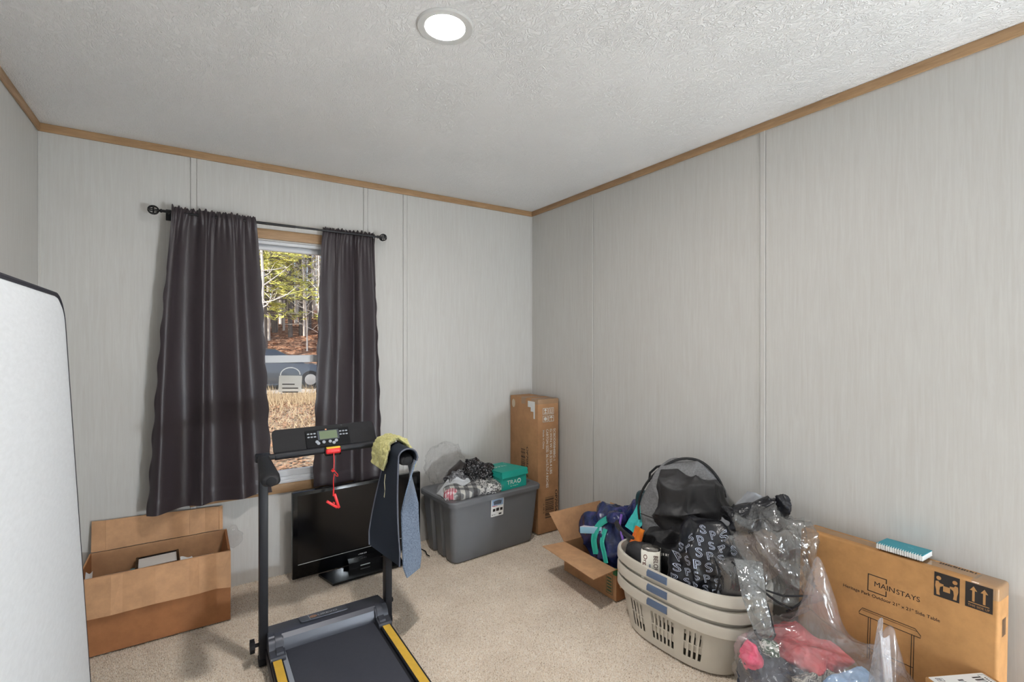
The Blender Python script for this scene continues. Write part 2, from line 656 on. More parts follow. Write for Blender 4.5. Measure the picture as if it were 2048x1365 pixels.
panel(wf, (XL, YF - .006, -.012), (OX0, YF, ZC)); panel(wf, (OX1, YF - .006, -.012), (XR, YF, ZC)); panel(wf, (OX0 + .002, YF - .006, OZ), (OX1 - .002, YF, ZC))

# oak strip where the walls meet the ceiling
def trim(name, lo, hi, m, lab):
    o = single(name, box(lo, hi, .003, 2), m, lab, None, kind='structure')
ztr = 2.395
trim('trim_1', (XL, YB - .011, ztr), (XR, YB, ZC), M['oak_x'], 'flat oak strip along the top of the window wall')
trim('trim_2', (XR - .011, YF, ztr), (XR, YB - .011, ZC), M['oak_y'], 'flat oak strip along the top of the right wall')
trim('trim_3', (XL, YF, ztr), (XL + .011, YB - .011, ZC), M['oak_y'], 'flat oak strip along the top of the left wall')

# ------------------------------------------------------------------ recessed ceiling lamp
lt = thing('ceiling_light', 'round white recessed ceiling light, switched on', 'light', (.697, 1.467, ZC))
ring = lathe([(.0655, .004), (.0655, -.0030), (.0670, -.0045), (.090, -.0060), (.0945, -.0020), (.0945, .004)], 48, cap=False)
part('trim_ring', ring, mat('satin_grey_trim', (204, 204, 202), .5), lt, local=True)
part('diffuser', lathe([(.066, .003), (.066, -.0006), (.02, -.0010)], 48), emit('lamp_diffuser', (255, 250, 245), LAMP), lt, local=True, label='glowing round diffuser')

fill_globe_m = emit('hall_fill_globe', (232, 244, 255), HALL_FILL)  # unseen globe added as fill to brighten the ceiling and walls
for lx, lab in ((1.92, 'unseen fill globe added low on the hall wall behind the viewer'),):
    hl = thing('added_fill_lamp', lab, 'lamp', (lx, YH, .50))
    part('back_plate', lathe([(.06, 0), (.06, .015), (.02, .02), (.015, .06)], 24, 'y'), M['white_plastic'], hl, local=True)
    part('fill_globe', mv(blob((0, 0, 0), (.1, .1, .1), 1, 1, 0, 1, 0, 32, 20), 0, .155, 0), fill_globe_m, hl, 180, local=True)

# ------------------------------------------------------------------ window
win = thing('window_1', 'white single-hung window with a dividing rail and oak casing', None, ((WX0 + WX1) / 2, YB + .05, WZ0), kind='structure')
yi, yo = YB + .014, YB + .095
fw = .045
part('window_frame', join(box((WX0, yi, WZ0), (WX0 + .02, yo, WZ1)), box((WX1 - .02, yi, WZ0), (WX1, yo, WZ1)),
     box((WX0, yi, WZ1 - .018), (WX1, yo, WZ1)), box((WX0, yi, WZ0), (WX1, yo, WZ0 + .028))), M['vinyl'], win, 0)
zr = 1.283
def sash(y0, y1, z0, z1, bot, top):
    a, b = WX0 + .02, WX1 - .02
    s_ = part('sash', join(box((a, y0, z0), (a + fw, y1, z1), .003), box((b - fw, y0, z0), (b, y1, z1), .003),
              box((a + fw, y0, z0), (b - fw, y1, z0 + bot), .003), box((a + fw, y0, z1 - top), (b - fw, y1, z1), .003)), M['vinyl'], win, 0)
    gm = box((a + fw - .004, (y0 + y1) / 2 - .002, z0 + bot - .004), (b - fw + .004, (y0 + y1) / 2 + .002, z1 - top + .004))
    part('pane', gm, M_glass, s_, 0)
    return s_
tg = NT('window_glass')
_tr = tg.n('BsdfTransparent'); _gl = tg.n('BsdfGlossy'); _gl.inputs['Roughness'].default_value = .02
_lw = tg.n('Fresnel'); _lw.inputs['IOR'].default_value = 1.25
_mx = tg.n('MixShader')
tg.l(_lw.outputs[0], _mx.inputs[0]); tg.l(_tr.outputs[0], _mx.inputs[1]); tg.l(_gl.outputs[0], _mx.inputs[2]); tg.l(_mx.outputs[0], tg.out.inputs[0])
M_glass = tg.m
sash(YB + .055, YB + .08, zr - .022, WZ1 - .018, .044, .03)
low = sash(YB + .024, YB + .05, WZ0 + .028, zr + .022, .036, .044)
st = part('sticker', join(prism(round_poly(.425, 1.085, .555, 1.185, .006), 0, .0008)), film('grey_sticker', haze=.5, gloss=.1, hazecol=(240, 236, 226), bump=0), low, 0, local=True)
st.matrix_basis = MW[win].inverted() @ frame((-.056, YB + .0335, 0.022), (1, 0, -.05), (.05, 0, 1))
arch = tube([(.49 + .055 * math.cos(R(a)), YB + .0325, 1.185 + .045 * math.sin(R(a))) for a in range(0, 181, 15)], .004, 4)
part('sticker_loop', arch, M['paper'], low)
for i in range(3):
    part('lettering', xf(quad(.445, 0, .535 - .02 * (i == 0), .006), frame((0, YB + .0322, 1.150 - .024 * i), (1, 0, -.05), (.05, 0, 1))), M['ink_black'], low, 0)
# casing: oak boards round the opening, narrow white stop inside
part('casing', box((WX0 - .05, YB - .012, WZ1 + .008), (WX1 + .05, YB, WZ1 + .066), .003), M['oak_x'], win)
part('casing', box((WX0 - .05, YB - .014, WZ0 - .06), (WX1 + .05, YB, WZ0 - .006), .003), M['oak_x'], win)
for x in (WX0 - .05, WX1 - .002):
    part('casing', box((x, YB - .012, WZ0 - .004), (x + .052, YB, WZ1 + .006), .003), M['oak_z'], win)
part('sill', box((WX0, YB - .006, WZ0 - .006), (WX1, YB + .024, WZ0 + .012), .002), M['vinyl'], win)

# ------------------------------------------------------------------ curtain rod and curtains
rod = thing('curtain_rod', 'thin black metal curtain rod with round cage finials above the window', 'curtain rod', (.42, 3.09, 2.06))
yr, zrod = 3.092, 2.066
part('rod_tube', join(tube([(-.14, yr, zrod), (.5, yr, zrod)], .0075, 12), tube([(.48, yr, zrod), (.99, yr, zrod)], .0062, 12)), M['black_metal'], rod)
for x, sx in ((-.14, -1), (.99, 1)):
    fin = part('finial', join(lathe([(.010, 0), (.010, .006), (.006, .010), (.006, .016)], 12, 'x') if sx > 0 else mv(lathe([(.006, -.016), (.006, -.010), (.010, -.006), (.010, 0)], 12, 'x')),), M['black_metal'], rod, local=True)
    fin.location = (x - .42, yr - 3.09, zrod - 2.06)
    ribs = []
    for k in range(6):
        a = k * math.pi / 3
        ribs.append(tube([(sx * (.036 - .022 * math.cos(R(t))), .022 * math.sin(R(t)) * math.cos(a), .022 * math.sin(R(t)) * math.sin(a)) for t in range(0, 181, 20)], .0035, 6))
    cg = make('finial_cage', join(*ribs, tube([(sx * .036, .022 * math.cos(R(t)), .022 * math.sin(R(t))) for t in range(0, 360, 30)], .003, 6, True)), M['black_metal'])
    cg.parent = fin
for x in (-.115, .965):
    part('bracket', join(tube([(x, YB, zrod + .01), (x, yr, zrod - .009)], .005, 8), box((x - .012, YB - .004, zrod - .03), (x + .012, YB, zrod + .03), .002)), M['black_metal'], rod)

def m_curtain():
    t = NT('dark_satin_curtain')
    t.b.inputs['Base Color'].default_value = lin((50, 42, 46))
    t.b.inputs['Roughness'].default_value = .42
    t.b.inputs['Sheen Weight'].default_value = .25
    t.b.inputs['Sheen Roughness'].default_value = .4
    t.bump(t.noise(900, 2, .5), .05, .0005)
    return t.m
M['curtain'] = m_curtain()

def curtain(label, tx0, tx1, bx0, bx1, zt, zb, folds, flat_side, seed, ymid, zb_tilt, amp):
    def fn(u, v):
        w = v ** .8
        x0 = tx0 + (bx0 - tx0) * w
        x1 = tx1 + (bx1 - tx1) * w
        uu = u
        z = zt - v * (zt - zb - zb_tilt * (u - .5))
        f = 0.0
        for fr, am, ph in folds:
            f += am * math.sin(6.283 * fr * (u ** 1.05) + ph + .5 * math.sin(3 * v + seed))
        side = (1 - u) if flat_side > 0 else u
        wgt = .35 + .65 * min(1, side * 1.6)
        gath = math.sin(6.283 * 17 * u + 2 * math.sin(9 * u + seed)) * .006 + math.sin(6.283 * 9 * u + seed) * .004
        top = math.exp(-v * 22)
        y = ymid - amp * f * wgt * (1 - .45 * top) * (.7 + .5 * v) - gath * math.exp(-v * 16) * (.5 + wgt * .5)
        x = x0 + (x1 - x0) * uu + .012 * math.sin(6.283 * 3 * u + seed) * wgt * (1 - top)
        if v < .045:                      # rod pocket bulging over the rod
            y -= .010 * math.sin(math.pi * v / .045)
            if v < .006:
                z += .006 * math.sin(6.283 * 13 * u + seed) * wgt + .004 * math.sin(6.283 * 29 * u)
        if .047 < v < .052:
            y += .004
        if v > .955:                      # hem fold
            y -= .003
        y += .004 * noise.noise(Vector((u * 6, v * 5, seed)))
        x += .004 * math.sin(v * 55 + seed) * (v > .2) * (abs(u - .5) > .495)
        return (x, min(y, YB - .016), z)
    return single('curtain', sheet(fn, 150, 150, .0018), M['curtain'], label, 'curtain', 'dark window curtains', smooth=60)

curtain('wide dark satin curtain panel hanging on the left of the window', -.098, .289, -.212, .372, 2.094, .512,
        ((3.1, .8, .4), (1.6, .6, 1.0), (5.2, .14, 2.0)), 1, 1.3, 3.088, .02, .030)
curtain('narrow dark satin curtain panel on the right, its hem behind the television', .660, .978, .604, 1.036, 2.090, .500,
        ((2.7, .8, 2.4), (1.4, .5, .3), (4.6, .16, 1.1)), -1, 4.1, 3.118, -.01, .022)

# ================================================================== OUTSIDE THE WINDOW
def gz(x, y):
    d = y + .25 * (x - 4)
    z = -.75 + .03 * (min(d, 17) - 4) if d < 17 else -.36
    if d >= 17:
        z += .02 * min(d - 17, 5)
    if d > 22:
        z += .25 * min(d - 22, 13)
    if d > 35:
        z += .09 * (d - 35)
    return z + .05 * noise.noise(Vector((x * .4, y * .4, 0)))

def m_ground():
    t = NT('leaf_litter_ground')
    sep = t.n('SeparateXYZ')
    if t.co is None: t.co = t.n('TexCoord')
    t.l(t.co.outputs['Object'], sep.inputs[0])
    near = t.ramp(t.noise(9, 6, .75), [(.3, lin((104, 84, 66))), (.5, lin((182, 154, 122))), (.7, lin((222, 204, 176)))])
    far = t.ramp(t.noise(5, 6, .75), [(.3, lin((92, 62, 46))), (.52, lin((168, 122, 92))), (.72, lin((214, 184, 158)))])
    mr = t.n('MapRange'); mr.inputs[1].default_value = 20; mr.inputs[2].default_value = 25
    t.l(sep.outputs[1], mr.inputs[0])
    t.l(t.mix(mr.outputs[0], near, far), t.b.inputs['Base Color'])
    t.b.inputs['Roughness'].default_value = .9
    t.bump(t.noise(14, 5, .7), .8, .05)
    return t.m
V, F = [], []
nx, ny = 60, 110
for j in range(ny + 1):
    for i in range(nx + 1):
        x = -22 + 52 * i / nx; y = YB + .12 + 66 * (j / ny) ** 1.35
        V.append((x, y, gz(x, y)))
for j in range(ny):
    for i in range(nx):
        a = j * (nx + 1) + i
        F.append((a, a + 1, a + nx + 2, a + nx + 1))
yard = make('ground', (V, F), m_ground())
MW[yard] = Matrix.Identity(4)
setp(yard, 'leaf-strewn dry yard rising into the woods outside the window', kind='structure')

# gravel drive strip
V, F = [], []
for i in range(25):
    x = -4 + 22 * i / 24
    for k, y in enumerate((17.2, 19.5, 22.0)):
        yy = y - .25 * (x - 4)
        V.append((x, yy, gz(x, yy) + .03 + (.02 if k == 1 else 0)))
for i in range(24):
    for k in range(2):
        F.append((3 * i + k, 3 * i + 3 + k, 3 * i + 4 + k, 3 * i + 1 + k))
drv = make('gravel_drive', (V, F), mat('pale_gravel', (190, 184, 176), .9, var=.25, vscale=30))
setp(drv, 'pale gravel drive beneath the parked car outside', kind='structure')

def leaf_field(name, par, xr, yr, count, size, cols, seed, up=.02):
    r = np.random.default_rng(seed)
    x = r.uniform(*xr, count); y = r.uniform(*yr, count)
    V = np.zeros((count * 3, 3)); 
    for k in range(count):
        z = gz(x[k], y[k]) + r.uniform(.0, up)
        a = r.uniform(0, 6.28, 3) * 0 + r.uniform(0, 6.28) + np.array([0, 2.1, 4.2])
        s_ = size * r.uniform(.5, 1.3)
        V[3 * k:3 * k + 3, 0] = x[k] + s_ * np.cos(a); V[3 * k:3 * k + 3, 1] = y[k] + s_ * np.sin(a)
        V[3 * k:3 * k + 3, 2] = z + r.uniform(0, s_ * .8, 3)
    o = make(name, (V.tolist(), [(3 * k, 3 * k + 1, 3 * k + 2) for k in range(count)]), cols, 0)
    o.parent = par
    o['kind'] = 'stuff'
    return o
leaf_field('fallen_leaves', yard, (-.5, 7), (7.2, 17), 14000, .045, mat('dry_leaves', (168, 128, 96), .8, var=.6, vscale=3.1), 5)
leaf_field('fallen_leaves', yard, (-1, 14), (22, 42), 9000, .09, mat('red_leaves', (168, 116, 84), .8, var=.5, vscale=2.3), 6)
# dry straw grass in front of the car
r = np.random.default_rng(8)
V, F = [], []
for k in range(4800):
    x = r.uniform(-.5, 7); y = r.uniform(11, 17) if k % 3 else r.uniform(14.8, 17.4)
    y -= .2 * (x - 4) * (k % 2)
    z = gz(x, y); h_ = r.uniform(.1, .30) * (1.5 if y > 14.5 else .7); l1, l2 = r.normal(0, .10, 2)
    V += [(x - .008, y, z), (x + .008, y, z), (x + l1, y + l2, z + h_)]
    F.append((3 * k, 3 * k + 1, 3 * k + 2))
gr = make('dry_grass', (V, F), mat('straw_grass', (208, 184, 146), .8, var=.4, vscale=2), 0)
gr.parent = yard; gr['kind'] = 'stuff'

# trees -----------------------------------------------------------
M['bark_grey'] = mat('grey_bark', (206, 198, 190), .9, var=.3, vscale=6, stretch=(1, 1, .2))
M['bark_dark'] = mat('dark_bark', (112, 104, 98), .9, var=.4, vscale=6, stretch=(1, 1, .2))
M['bark_pale'] = mat('pale_bark', (232, 224, 214), .85, var=.25, vscale=5, stretch=(1, 1, .3))
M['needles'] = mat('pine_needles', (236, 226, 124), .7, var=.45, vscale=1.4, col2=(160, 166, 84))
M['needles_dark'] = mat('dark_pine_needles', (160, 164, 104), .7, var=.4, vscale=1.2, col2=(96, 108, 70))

def branch_set(h, r0, seed, nb, z0, spread, thin=.35, twigs=2):
    rg = random.Random(seed)
    gs = []
    for b in range(nb):
        z = h * (z0 + (1 - z0) * (b + rg.random()) / nb)
        a = rg.uniform(0, 6.283); L = spread * (1.15 - z / h) * rg.uniform(.6, 1.3) + .3
        pts = [(0, 0, z)]; d = Vector((math.cos(a), math.sin(a), rg.uniform(.1, .9)))
        p = Vector(pts[0])
        for s_ in range(3):
            p = p + d * L / 3; d = d + Vector((rg.uniform(-.3, .3), rg.uniform(-.3, .3), rg.uniform(0, .3)))
            pts.append(tuple(p))
            if twigs:
                for t_ in range(twigs):
                    e = p + Vector((rg.uniform(-1, 1), rg.uniform(-1, 1), rg.uniform(-.1, 1))) * L * .3
                    gs.append(tube([tuple(p), tuple(e)], [r0 * .1, r0 * .04], 3))
        gs.append(tube(pts, [r0 * thin, r0 * thin * .7, r0 * thin * .45, r0 * .06], 4))
    return gs

def trunk(h, r0, seed, lean=.3):
    rg = random.Random(seed)
    dx, dy = rg.uniform(-lean, lean), rg.uniform(-lean, lean)
    pts = [(dx * (k / 6) ** 1.3 + rg.uniform(-.05, .05), dy * (k / 6) ** 1.3, h * k / 6 - .3 * (k == 0)) for k in range(7)]
    return tube(pts, [r0 * (1.15 if k == 0 else 1 - .12 * k) for k in range(7)], 7)

bare = []
for i in range(6):
    h = 9 + 1.2 * i
    g = join(trunk(h, .055 + .010 * i, 40 + i), *branch_set(h, .07, 50 + i, 18, .15, 1.9))
    o = make('bare_tree', g, (M['bark_grey'], M['bark_dark'], M['bark_pale'])[i % 3], 60)
    setp(o, 'thin leafless tree among many in the woods outside', 'tree', 'leafless trees in the woods')
    bare.append(o)
rg = random.Random(21)
k = 0
for i in range(190):
    y = rg.uniform(29, 62); sx = rg.uniform(.07, .24) if i < 120 else rg.choice((rg.uniform(-.28, .07), rg.uniform(.24, .32)))
    x = sx * y + rg.uniform(-.6, .6)
    o = bare[i] if i < 6 else bare[i % 6].copy()
    if i >= 6: COL.objects.link(o)
    o.location = (x, y, gz(x, y) - .05)
    o.rotation_euler = (0, 0, rg.uniform(0, 6.28))
    s_ = rg.uniform(.8, 1.35)
    o.scale = (s_, s_, s_ * rg.uniform(.9, 1.2))

def near_tree(label, x, y, h, r0, m, seed, nb, z0, spread, lean):
    t = thing('bare_tree', label, 'tree', (x, y, gz(x, y) - .03))
    part('trunk', trunk(h, r0, seed, lean), m, t, 60, local=True)
    part('branches', join(*branch_set(h, r0, seed + 1, nb, z0, spread)), m, t, 60, local=True)
    return t
near_tree('pale slim tree trunk just behind the car at the window left', 2.32, 22.5, 9, .09, M['bark_pale'], 5, 14, .3, 1.4, .25)
near_tree('pale forked sapling at the right edge of the window view', 5.0, 24.5, 10, .045, M['bark_pale'], 11, 20, .12, 1.8, .5)
near_tree('dark straight trunk in the middle of the window view', 5.95, 35, 13, .12, M['bark_dark'], 17, 14, .35, 2.0, .1)
near_tree('broad dark trunk with a flared base behind the pine boughs', 5.2, 36, 13, .24, M['bark_dark'], 23, 10, .5, 2.0, .1)
near_tree('pale crooked sapling right of the dark trunk', 4.85, 26.5, 9, .04, M['bark_pale'], 31, 22, .1, 1.7, .6)

def pine(label, x, y, h, seed, m, z0, spread, count):
    t = thing('pine_tree', label, 'tree', (x, y, gz(x, y) - .03), group=None)
    part('trunk', trunk(h, .16, seed, .15), M['bark_dark'], t, 60, local=True)
    rg = random.Random(seed)
    V, F, B = [], [], []
    for b in range(count):
        z = h * (z0 + (1 - z0) * rg.random()); a = rg.uniform(0, 6.283)
        L = spread * (1.1 - .8 * z / h) * rg.uniform(.6, 1.2)
        tip = Vector((math.cos(a) * L, math.sin(a) * L, z + rg.uniform(-.5, .2)))
        B.append(tube([(0, 0, z), tuple(tip)], [.035, .012], 3))
        for c_ in range(10):
            q = Vector((0, 0, z)).lerp(tip, rg.uniform(.35, 1.05)) + Vector((rg.gauss(0, .22), rg.gauss(0, .22), rg.gauss(0, .10)))
            for n_ in range(7):
                d = Vector((rg.gauss(0, 1), rg.gauss(0, 1), rg.gauss(.2, .5))).normalized() * rg.uniform(.14, .30)
                e = d.orthogonal().normalized() * .03
                k0 = len(V)
                V += [tuple(q - e), tuple(q + e), tuple(q + d)]
                F.append((k0, k0 + 1, k0 + 2))
    part('branches', join(*B), M['bark_dark'], t, 60, local=True)
    o = part('needles', (V, F), m, t, 0, local=True)
    o['kind'] = 'stuff'
    return t
pine('yellow-green pine with low boughs filling the window left', 2.75, 25.5, 9.5, 3, M['needles'], .22, 3.0, 190)
pine('sunlit pine right behind the lowest green boughs', 3.9, 31, 12, 4, M['needles'], .20, 2.8, 170)
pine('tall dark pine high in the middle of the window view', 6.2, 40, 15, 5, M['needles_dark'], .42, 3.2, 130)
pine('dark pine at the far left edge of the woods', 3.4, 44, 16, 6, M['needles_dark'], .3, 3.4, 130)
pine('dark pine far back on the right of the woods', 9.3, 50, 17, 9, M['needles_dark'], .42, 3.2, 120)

for k, (src, x, y) in enumerate(((0, -3.5, 28), (1, -6.5, 33), (2, .2, 38), (0, 10.5, 33), (3, 12.5, 44), (2, -9.5, 46))):
    base_ = [o for o in bpy.data.objects if o.name.startswith('pine_tree') and o.type == 'EMPTY'][src]
    c_ = copy_tree(base_)
    c_.location = (x, y, gz(x, y) - .03)
    c_.rotation_euler = (0, 0, 1.1 * k)
    setp(c_, 'pine tree in the woods beside the part seen through the window', 'tree', 'pines outside the window view')

# parked car ------------------------------------------------------
carM = mat('dark_grey_car_paint', (70, 74, 80), .3, .3, coat=.4)
car = thing('parked_car', 'dark grey parked car seen through the window', 'car', (2.15, 19.4, gz(2.15, 19.4) + .03), R(-6))
def sect(x, zb, zt, w, wt):
    return [(x, -w, zb), (x, -w * 1.02, zb + (zt - zb) * .5), (x, -wt, zt), (x, -wt * .6, zt + .02), (x, wt * .6, zt + .02), (x, wt, zt), (x, w * 1.02, zb + (zt - zb) * .5), (x, w, zb)]
part('body', loft([sect(-2.3, .42, .75, .7, .62), sect(-2.2, .25, .88, .84, .78), sect(-1.2, .2, .95, .9, .84), sect(.6, .2, .92, .9, .84), sect(1.5, .2, .86, .88, .8), sect(2.15, .25, .72, .8, .7), sect(2.35, .35, .6, .66, .56)]), carM, car, 40, local=True)
part('roof', loft([sect(-1.75, .86, .9, .74, .68), sect(-1.0, .88, 1.38, .8, .62), sect(-.4, .88, 1.44, .82, .62), sect(.3, .88, 1.38, .82, .62), sect(1.25, .84, .88, .78, .7)]), carM, car, 40, local=True)
for s_ in (-1, 1):
    for poly in (((-1.25, .96), (-.35, .96), (-.35, 1.34), (-.9, 1.31)), ((-.28, .96), (.75, .96), (.3, 1.28), (-.28, 1.35))):
        pts = [(x, s_ * (.83 - (z - .9) * .40), z) for x, z in poly]
        part('side_window', plate(pts if s_ < 0 else pts[::-1], .01), mat('car_glass', (150, 170, 190), .08) if 'car_glass' not in bpy.data.materials else bpy.data.materials['car_glass'], car, 0, local=True)
    for x in (-1.4, 1.42):
        w_ = part('wheel', mv(lathe([(.2, -.1), (.31, -.09), (.32, 0), (.31, .09), (.2, .1)], 24, 'y'), x, s_ * .82, .32), M['rubber'], car, local=True)
        part('hub_cap', mv(lathe([(.05, -.015), (.19, -.01), (.2, .01), (.05, .015)], 16, 'y'), x, s_ * .925, .32), mat('wheel_silver', (170, 172, 176), .3, .7) if 'wheel_silver' not in bpy.data.materials else bpy.data.materials['wheel_silver'], w_, local=True)
    part('headlight', mv(box((-.14, -.16, -.06), (.1, .16, .06), .04), 2.18, s_ * .56, .66), M['white_plastic'], car, local=True)

# ================================================================== LEFT SIDE AND WINDOW WALL
# ------------------------------------------------------------------ mattress on its side, leaning on the left wall
mt = thing('mattress', 'white mattress with dark edge piping standing on its side by the left wall', 'mattress', (-.41, 1.3, 0))
tilt = Matrix.Translation((-.40, 1.29, 0)) @ Matrix.Rotation(R(-3.0), 4, 'Y')
mw, mh, mth = 1.02, 1.545, .17                       # half length, height, thickness
def mat_outline(inset, n=8, rt=.10, rb=.06):
    P = []
    for cx, cz, a, r_ in ((mw, mh, 0, rt), (-mw, mh, 90, rt), (-mw, 0, 180, rb), (mw, 0, 270, rb)):
        sx, sz = (1 if cx > 0 else -1), (1 if cz > 0 else -1)
        for i in range(n + 1):
            t = R(a + 90 * i / n)
            P.append((cx - sx * r_ + (r_ - inset) * math.cos(t), cz - sz * r_ + (r_ - inset) * math.sin(t)))
    return P
def mring(x, inset):
    return [tuple(tilt @ Vector((x, y, z))) for y, z in mat_outline(inset)]
part('border', loft([mring(-mth / 2, .0), mring(-mth / 4, -.008 + .008), mring(mth / 4, .0), mring(mth / 2, .0)]), mat('charcoal_mattress_border', (46, 46, 52), .8, bump=.2, bscale=200), mt, 40)
fabric = mat('white_felt_fabric', (226, 230, 234), .9, var=.05, vscale=30, stretch=(1, 1, 3), bump=.15, bscale=160, bstretch=(1, 1, 4), sheen=.2)
for sx in (1, -1):
    part('face_panel', loft([mring(sx * mth / 2, .004), mring(sx * (mth / 2 + .006), .010), mring(sx * (mth / 2 + .012), .03), mring(sx * (mth / 2 + .016), .085)]), fabric, mt, 80, label='white felt face panel')
    part('piping', tube(mring(sx * (mth / 2 + .002), -.001), .0075, 8, True), mat('dark_piping', (38, 38, 48), .7) if 'dark_piping' not in bpy.data.materials else bpy.data.materials['dark_piping'], mt, label='dark piping round the edge')

# ------------------------------------------------------------------ open carton below the left curtain
cb = thing('cardboard_box', 'large open cardboard box with folded-down front flap under the left curtain', 'box', (-.14, 2.97, 0))
x0, x1, y0, y1, zt = -.430, .152, 2.795, 3.145, .342
t_ = .005
part('front_panel', box((x0, y0, 0), (x1, y0 + t_, zt)), M['card_dark'], cb, 0)
part('back_panel', box((x0, y1 - t_, 0), (x1, y1, zt - .003)), M['card_in'], cb, 0)
part('side_panel', box((x0, y0 + t_, 0), (x0 + t_, y1 - t_, zt - .004)), M['card_dark'], cb, 0)
part('side_panel', box((x1 - t_, y0 + t_, 0), (x1, y1 - t_, zt - .004)), M['card_dark'], cb, 0)
part('bottom_panel', box((x0 + t_, y0 + t_, 0), (x1 - t_, y1 - t_, t_)), M['card_dark'], cb, 0)
# front flap folded down outside, in creased strips
def creased(xs, fn_lo, fn_hi, bow, t):
    gs = []
    for a, b, k in zip(xs, xs[1:], range(99)):
        p = [fn_lo(a, bow * (k % 2)), fn_lo(b, bow * ((k + 1) % 2)), fn_hi(b, bow * ((k + 1) % 2)), fn_hi(a, bow * (k % 2))]
        gs.append(plate(p, t))
    return join(*gs)
xs = [x0, -.31, -.27, -.15, -.02, .02, .09, x1]
part('front_flap', join(creased(xs, lambda x, b: (x, y0 - .004 - b * .5, zt + .002), lambda x, b: (x, y0 - .016 - b, .174 + .004 * math.sin(x * 30)), .010, .0045),
     box((x0, y0 - .006, zt - .001), (x1, y0 + t_, zt + .003), .001, 1)), M['card_in'], cb, 0, label='pale creased flap folded down over the front')
xs = [x0 + .004, -.37, -.23, -.02, .05, .115, x1 - .02]
part('back_flap', creased(xs, lambda x, b: (x, y1 - b * .5, zt + .001), lambda x, b: (x, y1 + .018 - b, .492 - .024 * (x - x0) / .58), .010, .0045), M['card_in'], cb, 0, label='creased flap standing up against the wall')
part('side_flap', plate([(x1 - .006, y1 - .02, zt), (x1 - .030, y1 - .03, zt - .14), (x1 - .030, y0 + .04, zt - .14), (x1 - .006, y0 + .03, zt)], .0045), M['card_dark'], cb, 0)
part('side_flap', plate([(x0 + .004, y1 - .02, zt), (x0 - .04, y1 - .03, zt - .12), (x0 - .04, y0 + .04, zt - .12), (x0 + .004, y0 + .03, zt)], .0045), M['card_in'], cb, 0)

# things inside the carton
pile_x = box((-.37, 2.83, .006), (.09, 3.10, .236), .004)
single('document_box', pile_x, mat('grey_box_card', (150, 146, 140), .8), 'flat grey box at the bottom inside the open carton', 'box')
bk = thing('book', 'teal hardcover book lying inside the open carton', 'book', (-.170, 2.950, .238), R(3))
part('cover', box((-.09, -.09, 0), (.09, .09, .026), .002), mat('teal_cover', (84, 150, 164), .5, var=.12, vscale=20), bk, local=True)
part('pages', box((-.087, -.0915, .004), (.091, .086, .022)), M['paper'], bk, 0, local=True)
tb = thing('picture_frame', 'black-edged flat frame resting on the teal book in the carton', 'frame', (-.155, 3.052, .265), R(3))
Mt = Matrix.Rotation(R(3), 4, 'X')
part('frame_border', xf(join(box((-.09, -.07, 0), (.09, -.058, .014), .003), box((-.09, .063, 0), (.09, .075, .014), .003), box((-.09, -.058, 0), (-.078, .078, .014), .003), box((.078, -.058, 0), (.09, .078, .014), .003)), Mt), M['gloss_black'], tb, local=True)
part('frame_back', xf(box((-.078, -.058, .002), (.078, .078, .008)), Mt), M['paper'], tb, 0, local=True)
def paper_sheet(lbl, pts, sd):
    f = lambda u, v: tuple(Vector(pts[0]).lerp(Vector(pts[1]), u).lerp(Vector(pts[3]).lerp(Vector(pts[2]), u), v) + Vector((0, 0, .006 * math.sin(u * 5 + sd) * v)))
    single('paper_sheet', sheet(f, 8, 8, .0008), M['paper'], lbl, 'paper')
paper_sheet('white paper sticking up at the right inside the open carton', [(-.05, 2.90, .236), (.02, 2.90, .238), (-.01, 2.99, .285), (-.06, 2.98, .290)], 1)
paper_sheet('white folded paper at the left inside the open carton', [(-.420, 2.86, .20), (-.392, 2.86, .20), (-.388, 2.90, .335), (-.412, 2.90, .335)], 2)
single('plastic_wrap', blob((.185, 3.12, .30), (.035, .03, .05), 1, 1, .03, 14, 4, 24, 16), M['clear'], 'small scrap of clear plastic beside the open carton', 'plastic', smooth=180)

# ------------------------------------------------------------------ television standing on the floor
tvz = R(3.2)
tv = thing('television', 'black flat-screen television standing on the floor below the window', 'television', (.872, 3.065, 0), tvz)
W2 = .402
part('cabinet', join(box((-W2, -.022, .012), (W2, .014, .513), .006, 2), box((-W2 + .09, .012, .06), (W2 - .09, .042, .46), .015, 2)), M['gloss_black'], tv, local=True)
part('screen', box((-W2 + .028, -.0235, .105), (W2 - .028, -.0215, .492)), mat('screen_glass', (8, 8, 10), .16), tv, 0, local=True, label='dark switched-off screen')
part('silver_line', tube([(-W2 + .03, -.024, .093), (-.1, -.0245, .096), (.2, -.0245, .097), (W2 - .03, -.024, .096)], .0018, 6), mat('silver_strip', (170, 172, 172), .3, .8), tv, local=True)
part('lettering', xf(scribble(.055, .008, 6, 3), frame((-.02, -.0232, .060), (1, 0, 0), (0, 0, 1))), mat('silver_print', (150, 150, 152), .4), tv, 0, local=True)
part('stand_base', join(prism([(-.225, -.20), (.205, -.20), (.24, -.03), (-.26, -.03)], 0, .012), prism([(-.10, -.09), (.10, -.09), (.08, -.0), (-.08, .0)], .010, .05)), M['gloss_black'], tv, 40, local=True)
part('stand_base', xf(quad(-.03, 0, .03, .006), frame((.0, -.0905, .02), (1, 0, 0), (0, 0, 1))), mat('silver_print2', (140, 142, 142), .4), tv, 0, local=True).name = 'badge'
for x, w_ in ((.305, .028), (.372, .028)):
    part('sticker', box((x - w_ / 2, -.0245, .055), (x + w_ / 2, -.0228, .10)), mat('yellow_sticker', (232, 214, 40), .5) if 'yellow_sticker' not in bpy.data.materials else bpy.data.materials['yellow_sticker'], tv, 0, local=True, label='yellow sticker')
